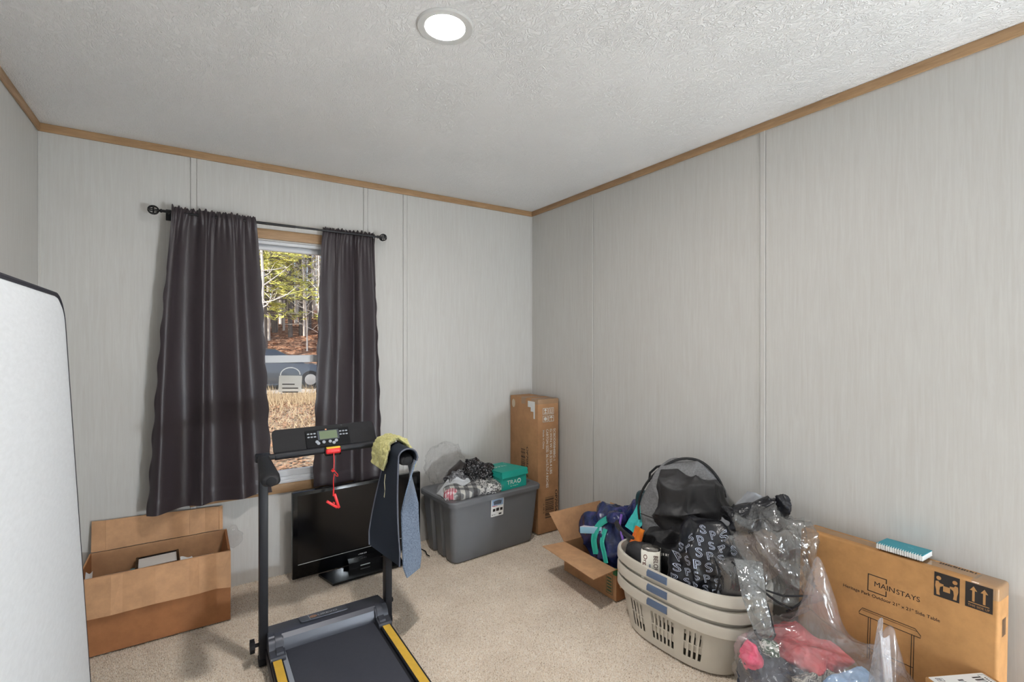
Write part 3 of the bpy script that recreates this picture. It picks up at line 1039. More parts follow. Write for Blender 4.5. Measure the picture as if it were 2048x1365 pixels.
single('power_cord', tube([(1.17, 3.10, .04), (1.22, 3.09, .012), (1.262, 3.04, .006), (1.275, 2.98, .005), (1.262, 2.93, .005), (1.268, 2.90, .005)], .0035, 6), M['black_plastic'], 'thin black cord on the carpet at the right of the television', 'cord')

# ------------------------------------------------------------------ treadmill
TM = thing('treadmill', 'compact folding treadmill with black uprights and yellow side rails', 'treadmill', (.52, 1.75, 0))
blk = mat('treadmill_black', (30, 31, 36), .5, 0, .3)
hoodM = mat('treadmill_grey_hood', (72, 74, 82), .38, .3, bump=.06, bscale=300)
def tpart(n_, g, m, sm=35, lab=None, par=None):
    return part(n_, g, m, par or TM, sm, lab)
tpart('deck', box((.255, 1.02, .022), (.772, 2.36, .068), .006), blk)
tpart('running_belt', join(box((.325, 1.05, .066), (.700, 2.33, .0765), .003)), mat('running_belt_rubber', (62, 64, 74), .75, var=.06, vscale=60, bump=.25, bscale=700))
tpart('belt_edge', box((.306, 1.05, .066), (.325, 2.26, .0715)), mat('silver_bed', (176, 180, 186), .4, .3), 0)
tpart('belt_edge', box((.700, 1.05, .066), (.711, 2.26, .0715)), blk, 0)
for a, b, lx in ((.268, .300, 1), (.723, .756, 2)):
    rl = tpart('side_rail', box((a - .008, 1.03, .066), (b + .006, 2.22, .079), .003), blk)
    tpart('yellow_strip', box((a, 1.04, .0785), (b, 2.195, .0805), .0005, 1), mat('yellow_tread_strip', (226, 180, 66), .55, var=.08, vscale=30) if 'yellow_tread_strip' not in bpy.data.materials else bpy.data.materials['yellow_tread_strip'], 0, 'yellow grip strip', rl)
# hood: shaped profile swept across, end caps with forward tabs
prof = [(2.398, .03), (2.400, .112), (2.392, .122), (2.30, .138), (2.275, .136), (2.258, .122), (2.250, .100), (2.246, .078), (2.246, .03)]
hood = tpart('motor_hood', loft([[(x, y, z) for y, z in prof] for x in (.262, .268, .760, .766)]), hoodM, 30)
tab = [(2.36, .07), (2.36, .120), (2.29, .134), (2.262, .130), (2.246, .118), (2.236, .096), (2.190, .090), (2.185, .083), (2.185, .07)]
for a, b, r1, r2 in ((.260, .318, .285, .312), (.708, .768, .716, .744)):
    tpart('hood_foot', join(loft([[(x, y, z) for y, z in tab] for x in (a, b)]), loft([[(x, y, z + .006) for y, z in [(2.33, .10), (2.33, .124), (2.285, .134), (2.262, .130), (2.246, .118), (2.236, .098), (2.205, .092), (2.2, .085)]] for x in (r1, r2)])), hoodM, 30, None, hood)
pl = tpart('name_plate', xf(prism(round_poly(0, 0, .205, .072, .008), 0, .004), frame((.395, 2.306, .1395), (1, 0, 0), (0, 1, -.19))), mat('dark_name_plate', (66, 68, 78), .35, .2), 35, None, hood)
fr_ = frame((.395, 2.306, .1437), (1, 0, 0), (0, 1, -.19))
tpart('lettering', xf(mv(text_box('UREVO', .085, .018), .078, .024), fr_), mat('pale_logo_print', (214, 216, 222), .5), 0, None, hood)
rings = join(*[[[(.058 + r1 * math.cos(R(a)), .033 + r1 * math.sin(R(a)), .0002) for a in range(0, 360, 20)] + [(.058 + r2 * math.cos(R(a)), .033 + r2 * math.sin(R(a)), .0002) for a in range(0, 360, 20)], [(k, (k + 1) % 18, 18 + (k + 1) % 18, 18 + k) for k in range(18)]] for r1, r2 in ((.015, .011), (.008, .004))])
tpart('logo', xf(rings, fr_), mat('orange_logo_print', (214, 148, 100), .5), 0, 'round orange logo', hood)
tpart('plate_line', xf(quad(.040, .004, .0415, .068, .0001), fr_), bpy.data.materials['pale_logo_print'], 0, None, hood)
# uprights, cross bar, grips
for xa, ya in ((.232, 2.312), (.786, 2.330)):
    u_ = tpart('upright', box((xa, ya, .0), (xa + .034, ya + .045, .875), .004), blk)
    tpart('foot_cap', box((xa - .002, ya - .002, 0), (xa + .036, ya + .047, .03), .004), M['black_plastic'], 35, None, u_)
tpart('pivot_bolt', mv(lathe([(.012, -.004), (.014, 0), (.010, .006)], 16, 'x'), .824, 2.352, .10), M['black_metal'])
kn = [( (.024 + .004 * math.cos(6 * a)) * math.cos(a), (.024 + .004 * math.cos(6 * a)) * math.sin(a)) for a in [6.283 * i / 48 for i in range(48)]]
tpart('lock_knob', join(xf(prism(kn, 0, .018), frame((.198, 2.335, .085), (0, 1, 0), (0, 0, 1))), tube([(.21, 2.335, .085), (.236, 2.335, .085)], .008, 10)), M['black_plastic'])
tpart('cross_bar', join(tube([(.245, 2.335, .885), (.81, 2.350, .889)], .0125, 14), tube([(.295, 2.336, .885), (.768, 2.349, .889)], .016, 16)), blk)
def grip(x, ya, za):
    rings = []
    for y, w, hgt, dz in ((2.362, .020, .012, .008), (2.355, .024, .016, .008), (2.29, .026, .018, 0), (2.12, .036, .023, -.026), (2.085, .034, .021, -.031), (2.077, .025, .015, -.032)):
        c_ = Vector((x, y + ya, za + dz))
        rings.append([tuple(c_ + Vector((w * sgnpow(math.cos(a), .8), 0, hgt * sgnpow(math.sin(a), .8)))) for a in [6.283 * k / 20 for k in range(20)]])
    gp = tpart('hand_grip', loft(rings), M['rubber'], 50)
    tpart('grip_cap', mv(lathe([(.017, -.001), (.019, .0), (.019, .004)], 18, 'y'), x, 2.0755 + ya, za - .032), M['black_plastic'], 35, None, gp)
    tpart('grip_collar', box((x - .030, 2.335 + ya, za - .012), (x + .030, 2.37 + ya, za + .024), .006), blk, 35, None, gp)
grip(.249, 0, .877)
grip(.803, .010, .880)
# tablet shelf and console
shf = frame((.525, 2.352, .893), (1, .026, .004), (0, .55, .83))
tpart('tablet_shelf', xf(join(prism(round_poly(-.235, -.004, .225, .112, .018), 0, .008), prism([(-.235, -.012), (.235, -.012), (.235, .004), (-.235, .004)], -.006, .012)), shf), M['black_plastic'])
con = tpart('console', xf(prism(round_poly(-.098, .004, .098, .090, .004), .008, .014), shf), mat('console_black', (14, 15, 18), .6, spec=.15))
tpart('display_frame', xf(join(prism(round_poly(-.046, .036, .050, .084, .003), .014, .0155)), shf), mat('grey_bezel', (66, 70, 78), .6, spec=.2), 0, None, con)
tpart('display', xf(prism(round_poly(-.038, .040, .042, .080, .002), .0155, .0162), shf), mat('lcd_green_grey', (112, 124, 100), .6, spec=.1), 0, 'grey-green liquid crystal display', con)
for sx in (-1, 1):
    for i in range(3):
        for j in range(2):
            tpart('button', xf(mv(prism(round_poly(-.005, -.003, .005, .003, .002, 3), .014, .0154), (.058 + .014 * i) * sx, .072 - .016 * j), shf), mat('button_grey', (150, 156, 164), .5) if 'button_grey' not in bpy.data.materials else bpy.data.materials['button_grey'], 0, None, con)
for x, y in ((-.022, .026), (.006, .026), (-.046, .022), (.034, .028), (-.052, .030), (.022, .018)):
    tpart('dial_button', xf(mv(lathe([(.0075, .014), (.0075, .0155), (.004, .0165)], 14), x, y), shf), bpy.data.materials['button_grey'], 35, None, con)
tpart('logo', xf(mv(lathe([(.004, .014), (.004, .0145)], 12), -.006, .0875), shf), bpy.data.materials['orange_logo_print'], 0, None, con)
tpart('key_bracket', box((.500, 2.318, .862), (.572, 2.352, .902), .005), M['gloss_black'])
red = mat('red_plastic', (228, 40, 44), .4)
ky = tpart('safety_key', join(box((.503, 2.306, .872), (.569, 2.332, .897), .008, 3)), red, 35, 'red safety key')
tpart('key_edge', box((.505, 2.309, .8965), (.567, 2.330, .9025), .002), mat('yellow_foam', (236, 196, 70), .6), 35, None, ky)
cp = [(.535, 2.305, .878), (.536, 2.303, .84), (.535, 2.303, .80), (.530, 2.303, .79), (.524, 2.303, .797), (.529, 2.302, .806), (.541, 2.301, .79), (.552, 2.301, .776), (.553, 2.301, .768), (.546, 2.302, .770), (.537, 2.303, .782), (.533, 2.303, .75), (.534, 2.303, .71), (.533, 2.303, .69)]
tpart('key_cord', join(tube(cp, .0022, 6), tube([(.534, 2.303, .712), (.533, 2.303, .68)], .0035, 8), mv(lathe([(.004, -.004), (.008, 0), (.004, .004)], 12), .533, 2.303, .795)), red, 60, None, ky)
tpart('cord_clip', join(xf(box((-.006, -.005, -.036), (.006, .005, .036), .003), Matrix.Translation((.548, 2.303, .655)) @ Matrix.Rotation(R(-16), 4, 'Y')),
     xf(box((-.006, -.005, -.030), (.006, .005, .030), .003), Matrix.Translation((.527, 2.303, .643)) @ Matrix.Rotation(R(-52), 4, 'Y')), tube([(.535, 2.296, .648), (.535, 2.310, .648)], .004, 8)), red, 35, 'red spring clip', ky)

# ------------------------------------------------------------------ cloths on the right grip
def m_cloth(name, c1, c2, sc, b=.4):
    return mat(name, c1, .95, col2=c2, vscale=sc, bump=b, bscale=sc * 1.3, spec=.15, sheen=.3)
hx, hz = .803, .880
def belt_fn(u, v):
    # u along the strip: left tail, over the grip, right tail; v across (along the grip)
    s_ = u * 1.12
    La, La2 = .50, .575
    w = .185
    if s_ < La:
        k = 1 - s_ / La                      # 1 at the lower end
        x = hx - .044 - .018 * math.sin(k * 2.4) - .020 * k
        z = hz - .012 - k * .46
        yv = 2.155 + (v - .5) * w * (.85 + .32 * k) + .02 * k
        z -= .05 * k * (v - .5) * k * -1.2
        if k > .86: yv += (v - .5) * -.05 * (k - .86) / .14
        return (x - .085 * k * (v - .5), yv, z)
    if s_ < La2:
        a = math.pi * (s_ - La) / (La2 - La)
        return (hx - .044 * math.cos(a), 2.155 + (v - .5) * w * .85, hz - .010 + .036 * math.sin(a))
    k = (s_ - La2) / (1.12 - La2)
    rot = min(1, k * 2.2) * 1.0
    wid = w * (.92 - .12 * math.sin(k * 3.1))
    if k > .9: wid *= 1 - (k - .9) * 3.2
    x = hx + .044 - .010 * math.sin(k * 3) + (v - .5) * wid * math.sin(rot) * .9
    yv = 2.150 + (v - .5) * wid * math.cos(rot) - .01 * k
    return (x + .012 * k, yv, hz - .012 - k * .56)
nb_ = 90
g = sheet(belt_fn, nb_, 14, .005)
wt_ = thing('waist_wrap', 'long charcoal and blue-grey exercise wrap hanging over the right treadmill grip', 'wrap', (.80, 2.15, .29))
mid = .53
part('outer_strip', sheet(lambda u, v: belt_fn(u * mid, v), 60, 16, .005), mat('charcoal_neoprene', (44, 50, 60), .8, bump=.2, bscale=500, spec=.2), wt_, 60, 'smooth charcoal half')
part('fleece_strip', sheet(lambda u, v: belt_fn(mid + u * (1 - mid), v), 60, 16, .006), m_cloth('blue_grey_fleece', (136, 152, 174), (74, 88, 110), 160, .8), wt_, 60, 'fuzzy blue-grey half')
for v in (.0, 1.0):
    part('edge_binding', tube([belt_fn(i / 80 * mid, v) for i in range(81)], .0035, 6), mat('grey_binding', (96, 100, 112), .8) if 'grey_binding' not in bpy.data.materials else bpy.data.materials['grey_binding'], wt_, 60)
def rag_fn(u, v):
    a = (u - .5)
    ln = a * .36
    r0 = .056
    arc = r0 * 1.5
    if abs(ln) < arc:
        th = ln / r0
        x, z = r0 * math.sin(th), r0 * .75 * math.cos(th)
    else:
        sg = 1 if ln > 0 else -1
        k = abs(ln) - arc
        x, z = sg * (r0 + .004 + .16 * k), r0 * .75 * math.cos(1.5) - k * .98
    y = 2.262 + (v - .5) * (.16 + .04 * math.sin(u * 9))
    p = Vector((hx + x - .006, y - .03 * abs(a), hz + .008 + z))
    d = .012 * math.sin(v * 26 + 3 * math.sin(u * 6)) + .014 * crumple(p, 22, 3)
    return (p.x + d * (1 if a > 0 else -1) * .6, p.y, p.z + d * .5)
rag = thing('cleaning_cloth', 'pale yellow-green knitted cloth bunched over the right treadmill grip', 'cloth', (.80, 2.26, .75))
part('cloth_sheet', sheet(rag_fn, 70, 50, .006), m_cloth('yellow_knit', (214, 208, 150), (168, 164, 106), 120, .6), rag, 60)
part('loose_thread', tube([(.738, 2.19, .775), (.732, 2.185, .74), (.735, 2.185, .70), (.730, 2.183, .675), (.737, 2.182, .66)], .0018, 5), mat('pale_thread', (206, 202, 170), .9), rag)

# ================================================================== BACK RIGHT CORNER
def get(name, f):
    return bpy.data.materials.get(name) or f()

# ------------------------------------------------------------------ grey storage tote with lid
rt = R(4)
tt = thing('storage_tote', 'large grey plastic storage tote with lid against the back wall', 'tote', (1.312, 2.668, 0), rt)
gplastic = mat('grey_tote_plastic', (112, 114, 118), .42, var=.04, vscale=6, bump=.08, bscale=500)
L_, D_, H_ = .725, .44, .375
def tote_ring(z, ins, r_=.045, notch=.022):
    x0, x1, y0, y1 = ins, L_ - ins, ins, D_ - ins
    P = []
    n_ = 6
    for cx, cy, a in ((x1 - r_, y0 + r_, -90), (x1 - r_, y1 - r_, 0), (x0 + r_, y1 - r_, 90), (x0 + r_, y0 + r_, 180)):
        for i in range(n_ + 1):
            t = R(a + 90 * i / n_)
            P.append((cx + r_ * math.cos(t), cy + r_ * math.sin(t), z))
        if a in (0, 180):
            continue
        # recessed channel in the middle of each short end
        xe, sg = (x1, 1) if a == -90 else (x0, -1)
        ym = (y0 + y1) / 2
        seq = [ym - .085, ym - .075, ym - .045, ym - .035, ym + .035, ym + .045, ym + .075, ym + .085]
        off = [0, -notch, -notch, -.004, -.004, -notch, -notch, 0]
        if a == 90:
            seq = seq[::-1]
        for q, o_ in zip(seq, off):
            P.append((xe + sg * o_, q, z))
    return P
rings = [tote_ring(.0, .045), tote_ring(.006, .040), tote_ring(.12, .030), tote_ring(.25, .020), tote_ring(H_ - .02, .012), tote_ring(H_, .010)]
part('body', loft(rings), gplastic, tt, 45, local=True)
def lid_ring(z, ins, r_=.05):
    return [(x, y, z) for x, y in round_poly(-.004 + ins, -.004 + ins, L_ + .004 - ins, D_ + .004 - ins, r_, 7)]
part('lid', loft([lid_ring(H_ - .012, .001), lid_ring(H_ + .012, .0), lid_ring(H_ + .020, .006), lid_ring(H_ + .022, .020), lid_ring(H_ + .016, .030), lid_ring(H_ + .016, .05)]), gplastic, tt, 30, local=True)
lb = frame((.300, .0155, .245), (1, 0, 0), (0, -.06, 1))
lbl = part('label', xf(prism(round_poly(0, 0, .100, .118, .006), 0, .001), lb), M['paper'], tt, 0, local=True, label='white product label')
part('label_picture', xf(join(quad(.004, .070, .096, .113, .0014)), lb), mat('label_blue', (150, 176, 206), .6), lbl, 0, local=True)
part('label_picture', xf(join(prism([(.022, .078), (.078, .078), (.084, .100), (.060, .106), (.030, .104), (.016, .100)], .0015, .0018)), lb), mat('label_grey', (84, 92, 104), .6), lbl, 0, local=True)
part('lettering', xf(mv(scribble(.040, .007, 8, 5), .010, .066, .0016), lb), mat('label_red', (206, 60, 64), .6), lbl, 0, local=True)
part('lettering', xf(join(quad(.014, .034, .034, .052, .0014), quad(.040, .034, .064, .054, .0014), quad(.072, .034, .092, .052, .0014), quad(.008, .010, .014, .016, .0014), quad(.062, .008, .084, .018, .0014), quad(.018, .012, .036, .0145, .0014)), lb), M['ink_black'], lbl, 0, local=True)
ZL = H_ + .0165                                           # resting height on the lid
def tl(x, y, z=0):                                        # lid coordinates -> world
    return tuple(MW[tt] @ Vector((x, y, ZL + z)))

# ------------------------------------------------------------------ teal shoe-box style carton on the tote
tealM = mat('teal_card', (26, 166, 150), .55, var=.04, vscale=12)
tbx = thing('gift_box', 'teal cardboard box with hinged lid at the right on the grey tote', 'box', tl(.400, .035), rt + R(3))
bw, bd, bh = .222, .265, .105
part('body', join(box((0, 0, 0), (bw, .003, bh)), box((0, bd - .003, 0), (bw, bd, bh)), box((0, .003, 0), (.003, bd - .003, bh)), box((bw - .003, .003, 0), (bw, bd - .003, bh)), box((.003, .003, 0), (bw - .003, bd - .003, .003))), tealM, tbx, 0, local=True)
lidp = frame((0, bd + .002, bh + .004), (1, 0, 0), (0, -1, .055))
ld = part('lid', join(plate([(-.003, bd + .002, bh), (-.003, -.005, bh + .018), (bw + .003, -.005, bh + .018), (bw + .003, bd + .002, bh)], .003),
     plate([(-.003, -.005, bh + .018), (-.003, -.010, bh - .022), (bw + .003, -.010, bh - .022), (bw + .003, -.005, bh + .018)], .003),
     plate([(-.004, -.004, bh + .017), (-.004, bd, bh), (-.006, bd, bh - .006), (-.006, -.008, bh - .022)], .003),
     plate([(bw + .004, bd, bh), (bw + .004, -.004, bh + .017), (bw + .006, -.008, bh - .022), (bw + .006, bd, bh - .006)], .003)), tealM, tbx, 0, local=True)
def traq(w, h):
    g = text_box('TRA', w * .70, h)
    q = [[(w * .86 + r_ * math.cos(R(a)), h * .5 + r_ * math.sin(R(a)), 0) for a in range(0, 360, 20)] for r_ in (h * .58, h * .34)]
    ring_ = (q[0] + q[1], [(k, (k + 1) % 18, 18 + (k + 1) % 18, 18 + k) for k in range(18)])
    sub = mv(text_box('by alegria', w * .55, h * .30), w * .24, -h * .62)
    return join(g, ring_, sub)
part('lettering', xf(traq(.125, .028), frame((.048, -.0006, .032), (1, 0, 0), (0, 0, 1))), M['ink_white'], tbx, 0, local=True)
topn = frame((.165, .165, bh + .0115), (-1, 0, 0), (0, -1, .0685))
part('lettering', xf(traq(.115, .026), topn), M['ink_white'], ld, 0, local=True)
part('lettering', xf(text_box('alegria', .05, .010), frame((.20, .235, bh + .0068), (-.25, -1, .068), (1, -.25, .0))), M['ink_white'], ld, 0, local=True)

# ------------------------------------------------------------------ bagged clothes on the tote
def m_check(name, c1, c2, c3, sc, rot=0.0):
    t = NT(name)
    v = t.coord((sc, sc, sc), (0, 0, rot))
    sp_ = t.n('SeparateXYZ'); t.l(v, sp_.inputs[0])
    def sq(sock):
        f = t.n('Math', operation='FRACT'); t.l(sock, f.inputs[0])
        g = t.n('Math', operation='GREATER_THAN'); g.inputs[1].default_value = .5; t.l(f.outputs[0], g.inputs[0])
        return g.outputs[0]
    a, b = sq(sp_.outputs[0]), sq(sp_.outputs[1])
    s1 = t.n('Math', operation='ADD'); t.l(a, s1.inputs[0]); t.l(b, s1.inputs[1])
    s2 = t.n('Math', operation='MULTIPLY'); s2.inputs[1].default_value = .5; t.l(s1.outputs[0], s2.inputs[0])
    r_ = t.ramp(s2.outputs[0], [(0, lin(c1)), (.5, lin(c2)), (1, lin(c3))])
    t.l(r_, t.b.inputs['Base Color'])
    t.b.inputs['Roughness'].default_value = .85
    return t.m
def m_speck(name, stops, sc, rough=.5, dist=1.5):
    t = NT(name)
    t.l(t.ramp(t.noise(sc, 3, .6, (1, 1, 1), dist), [(p, lin(c)) for p, c in stops]), t.b.inputs['Base Color'])
    t.b.inputs['Roughness'].default_value = rough
    return t.m
def lid_rot(rz, rx=0, ry=0):
    return Matrix.Rotation(rt + R(rz), 4, 'Z') @ Matrix.Rotation(R(rx), 4, 'X') @ Matrix.Rotation(R(ry), 4, 'Y')
pc = Vector(tl(.185, .125, .034))
sh = thing('plaid_shirt', 'folded black and white plaid shirt in a clear sleeve on the tote', 'shirt', (pc.x, pc.y, ZL))
part('folded_fabric', blob(pc, (.155, .085, .033), .55, .55, .010, 9, 2, 80, 30, lid_rot(8, 8, 0), ZL), m_check('black_white_plaid', (216, 214, 206), (112, 112, 114), (34, 34, 38), 17, .3), sh, 60)
part('red_check_edge', blob(pc + Vector((-.125, -.035, -.004)), (.050, .045, .030), .7, .7, .012, 16, 3, 40, 24, lid_rot(-25), ZL), m_check('red_white_gingham', (238, 226, 226), (214, 120, 136), (176, 44, 66), 60, .5), sh, 60, label='red and white checked fold')
part('plastic_sleeve', blob(pc + Vector((-.02, -.008, .004)), (.190, .105, .041), .6, .6, .016, 12, 5, 80, 30, lid_rot(8, 8, 0), ZL + .001), M['clear'], sh, 180)
ht = Vector(tl(.318, .112, .034))
g2 = thing('houndstooth_garment', 'crumpled black and white houndstooth garment beside the teal box', 'garment', (ht.x, ht.y, ZL))
part('fabric', blob(ht, (.105, .085, .034), .7, .7, .022, 13, 6, 70, 36, lid_rot(-14, 10), ZL), m_speck('houndstooth_print', [(.44, (30, 30, 34)), (.49, (44, 44, 48)), (.52, (226, 224, 218)), (.7, (236, 234, 230))], 55), g2, 60)
part('plastic_sleeve', blob(ht, (.118, .096, .040), .7, .7, .024, 14, 8, 60, 30, lid_rot(-14, 10), ZL + .001), M['clear'], g2, 180)
bk_ = Vector(tl(.330, .235, .080))
g3 = thing('sequin_garment', 'shiny black bagged garment with coloured flecks heaped against the teal box', 'garment', (bk_.x, bk_.y, ZL))
part('fabric', blob(bk_, (.100, .095, .080), .8, .9, .060, 12, 9, 90, 60, lid_rot(-20, 0, 10), ZL, fine=.010), m_speck('black_with_flecks', [(.40, (18, 18, 20)), (.60, (34, 34, 38)), (.66, (196, 190, 190)), (.70, (28, 26, 30)), (.75, (150, 40, 60))], 60, .25), g3, 60)
gy = Vector(tl(.215, .255, .062))
single('grey_garment', blob(gy, (.10, .085, .062), .9, .9, .036, 12, 12, 70, 44, lid_rot(10), ZL, fine=.004), m_speck('charcoal_marl', [(.40, (44, 44, 48)), (.52, (92, 92, 96)), (.62, (178, 178, 180))], 80, .35), 'charcoal marled garment in wrinkled plastic behind the plaid shirt', 'garment', smooth=60)
sc = [Vector(tl(*p)) for p in ((.115, .265, .085), (.15, .268, .115), (.185, .272, .128), (.215, .272, .150), (.235, .275, .168), (.25, .27, .150), (.255, .262, .122))]
single('fuzzy_scarf', tube([p + Vector((0, 0, .012 * noise.noise(p * 30))) for p in sc], [.012, .024, .026, .030, .027, .024, .014], 14), mat('fuzzy_black_brown', (40, 32, 30), .95, var=.5, vscale=120, bump=.8, bscale=250, sheen=.5), 'fuzzy dark brown scarf roll on top of the bagged clothes', 'scarf')
def mailer_fn(u, v):
    x = .0 + .215 * u + .03 * v
    y = .075 + .175 * v + .05 * u - .05 * u * v
    z = .006 + .095 * math.sin(min(1, u * 1.25) * 1.7) * (.70 + .30 * v) + .008 * math.sin(7 * u + 4 * v)
    return tl(x, y, max(z, .002))
single('mailer_bag', sheet(mailer_fn, 40, 30, .0015), mat('white_poly', (226, 230, 234), .3, var=.05, vscale=20, bump=.3, bscale=40, bdist=.004), 'white plastic mailer bag lying at the left end of the tote', 'bag', smooth=60)
cbm = film('crinkled_clear_bag', haze=.03, bscale=40, bump=1.0)
cc = Vector(tl(.150, .345, .150))
single('clear_bag', blob(cc, (.140, .060, .140), 1, 1, .045, 8, 15, 90, 60, lid_rot(0, 0, -8), ZL + .002, fine=.010), cbm, 'big crinkled empty clear plastic bag at the back of the tote', 'bag', smooth=180)

# ------------------------------------------------------------------ tall carton in the corner
tc = thing('tall_carton', 'tall narrow sealed cardboard carton standing in the far corner', 'carton', (2.158, 2.975, 0))
tx0, tx1, ty0, ty1, tz = 2.062, 2.250, 2.800, 3.166, .972
part('carton_body', box((tx0, ty0, 0), (tx1, ty1, tz), .006, 2), M['card'], tc)
part('top_tape', join(box((tx0 - .0006, (ty0 + ty1) / 2 - .03, tz - .05), (tx1 + .0006, (ty0 + ty1) / 2 + .03, tz + .0006), .003)), film('packing_tape', haze=.25, hazecol=(190, 160, 120), gloss=.6, bump=.1), tc)
part('corner_tape', join(box((tx0 - .0006, ty0 - .0006, tz - .040), (tx1 + .0006, ty0 + .09, tz + .0008), .006)), bpy.data.materials['packing_tape'], tc)
part('label_scrap', xf(prism([(0, 0), (.030, 0), (.030, -.125), (.012, -.125), (.012, -.075), (-.022, -.075), (-.022, -.045), (-.058, -.045), (-.058, 0)][::-1], 0, .0006), frame((tx0 - .0002, 2.868, .952), (0, -1, 0), (0, 0, 1))), M['paper'], tc, 0, label='torn white label')
part('round_sticker', xf(prism([(.022 * math.cos(R(a)), .032 * math.sin(R(a))) for a in range(0, 360, 20)], 0, .0006), frame((tx0 - .0002, 3.118, .915), (0, -1, 0), (0, 0, 1))), mat('faded_sticker', (206, 190, 166), .7), tc, 0)
dn = lambda x, z: frame((x, ty0 - .0006, z), (0, 0, -1), (1, 0, 0))
pr = part('handling_symbols', join(*[xf(join(ring_outline(0, 0, .048, .046, .004), g_), frame((2.104 + .053 * i, ty0 - .0006, .860 - .055 * j), (1, 0, 0), (0, 0, 1))) for i, j, g_ in (
    (0, 0, join(quad(.012, .008, .036, .014), quad(.021, .014, .027, .026), ([(.012, .026, 0), (.036, .026, 0), (.030, .040, 0), (.018, .040, 0)], [(0, 1, 2, 3)]))),
    (1, 0, join(quad(.010, .008, .038, .012), quad(.013, .014, .019, .038), quad(.029, .014, .035, .038))),
    (0, 1, join(([(.024 + .014 * math.cos(R(a)), .023 + .014 * math.sin(R(a)), 0) for a in range(0, 360, 30)], [tuple(range(12))]))),
    (1, 1, join(quad(.022, .006, .026, .030), ([(.008, .026, 0), (.040, .026, 0), (.032, .037, 0), (.024, .041, 0), (.016, .037, 0)], [(0, 1, 2, 3, 4)])))) ]), M['ink_white'], tc, 0)
for s_, x, z, w_, h_ in (('SCBDD05848BG-1', 2.200, .752, .235, .020), ('G.W/N.W: 30.3/26.4 LBS', 2.168, .752, .330, .021), ('CARTON SIZE: 36.1x15.7x7.4 INCHES', 2.134, .752, .425, .021), ('Made in China', 2.104, .748, .135, .014)):
    part('lettering', xf(text_box(s_, w_, h_, bold=.01), dn(x, z)), M['ink_white'], tc, 0)
part('barcode', xf(bars(.155, .078, 22, 4), dn(2.126, .258)), M['ink_black'], tc, 0)
part('barcode_digits', xf(text_box('0 48 0', .07, .010), dn(2.108, .215)), M['ink_black'], tc, 0)
part('lettering', xf(text_box('OP70568-2', .225, .022, bold=.015), dn(2.216, .300)), M['ink_black'], tc, 0)
sd = lambda y, z: frame((tx0 - .0006, y, z), (0, 0, -1), (0, -1, 0))
part('lettering', xf(text_box('OP70568-2', .225, .022, bold=.015), sd(2.945, .610)), M['ink_black'], tc, 0)
part('barcode', xf(bars(.155, .055, 22, 5), sd(3.015, .585)), M['ink_black'], tc, 0)

# ================================================================== RIGHT WALL
# ------------------------------------------------------------------ open carton with the navy bag
ob = thing('open_carton', 'small open cardboard carton with spread flaps by the right wall', 'carton', (2.06, 2.07, 0))
ax0, ax1, ay0, ay1, az = 1.880, 2.255, 1.853, 2.285, .172
part('side_panel', box((ax0, ay0, 0), (ax0 + .004, ay1, az)), M['card'], ob, 0)
part('side_panel', box((ax1 - .004, ay0, 0), (ax1, ay1, az)), M['card'], ob, 0)
part('end_panel', box((ax0 + .004, ay0, 0), (ax1 - .004, ay0 + .004, az)), M['card_dark'], ob, 0)
part('end_panel', box((ax0 + .004, ay1 - .004, 0), (ax1 - .004, ay1, az)), M['card'], ob, 0)
part('bottom_panel', box((ax0 + .004, ay0 + .004, 0), (ax1 - .004, ay1 - .004, .004)), M['card'], ob, 0)
part('flap', plate([(ax0, ay1, az), (ax0, ay0, az), (ax0 - .190, ay0 - .030, az + .012), (ax0 - .165, ay1 + .0, az + .012)], .004), M['card_in'], ob, 0, label='wide flap spread over the carpet')
part('flap', plate([(ax0, ay1, az), (ax0 - .075, ay1 + .050, az + .175), (ax1 - .03, ay1 + .050, az + .175), (ax1, ay1, az)], .004), M['card_in'], ob, 0, label='end flap standing up')
part('flap', plate([(ax1, ay1, az), (ax1 + .010, ay1 + .0, az + .17), (ax1 + .010, ay0 + .02, az + .17), (ax1, ay0, az)], .004), M['card_in'], ob, 0)
part('flap', plate([(ax0 + .01, ay0 - .002, az), (ax0 + .02, ay0 - .014, az - .10), (ax1 - .02, ay0 - .014, az - .10), (ax1 - .01, ay0 - .002, az)][::-1], .004), M['card_in'], ob, 0)
part('green_tape', join(box((ax0 - .0008, ay0 - .0008, az - .035), (ax0 + .016, ay0 + .022, az - .004))), mat('green_tape', (34, 112, 62), .5), ob, 0)
part('printed_panel', xf(join(ring_outline(0, 0, .050, .105, .003), *[quad(.008, .012 + .017 * i, .042, .022 + .017 * i) for i in range(5)]), frame((ax0 - .0006, ay0 + .075, .022), (0, -1, 0), (0, 0, 1))), mat('green_print', (86, 106, 78), .7), ob, 0)

nav = thing('navy_bag', 'glossy navy reusable shopping bag stuffed into the open carton', 'bag', (2.05, 2.07, .006))
def m_navy():
    t = NT('glossy_navy_print')
    n1 = t.noise(9, 3, .6, (1, 1, .35), 1.5)
    t.l(t.ramp(n1, [(.30, lin((22, 28, 58))), (.52, lin((40, 52, 98))), (.60, lin((62, 60, 116))), (.655, lin((30, 42, 84))), (.70, lin((40, 150, 132))), (.74, lin((30, 40, 80)))]), t.b.inputs['Base Color'])
    t.b.inputs['Roughness'].default_value = .22
    t.bump(t.noise(20, 4, .6), .35, .01)
    return t.m
nm = m_navy()
def clampbox(p):
    x, y, z = p
    if z < az + .03:
        k = max(0, min(1, (az + .03 - z) / .05))
        x = x * (1 - k) + min(max(x, ax0 + .012), ax1 - .012) * k
        y = y * (1 - k) + min(max(y, ay0 + .012), ay1 - .012) * k
    return (min(x, XR - .012), y, z)
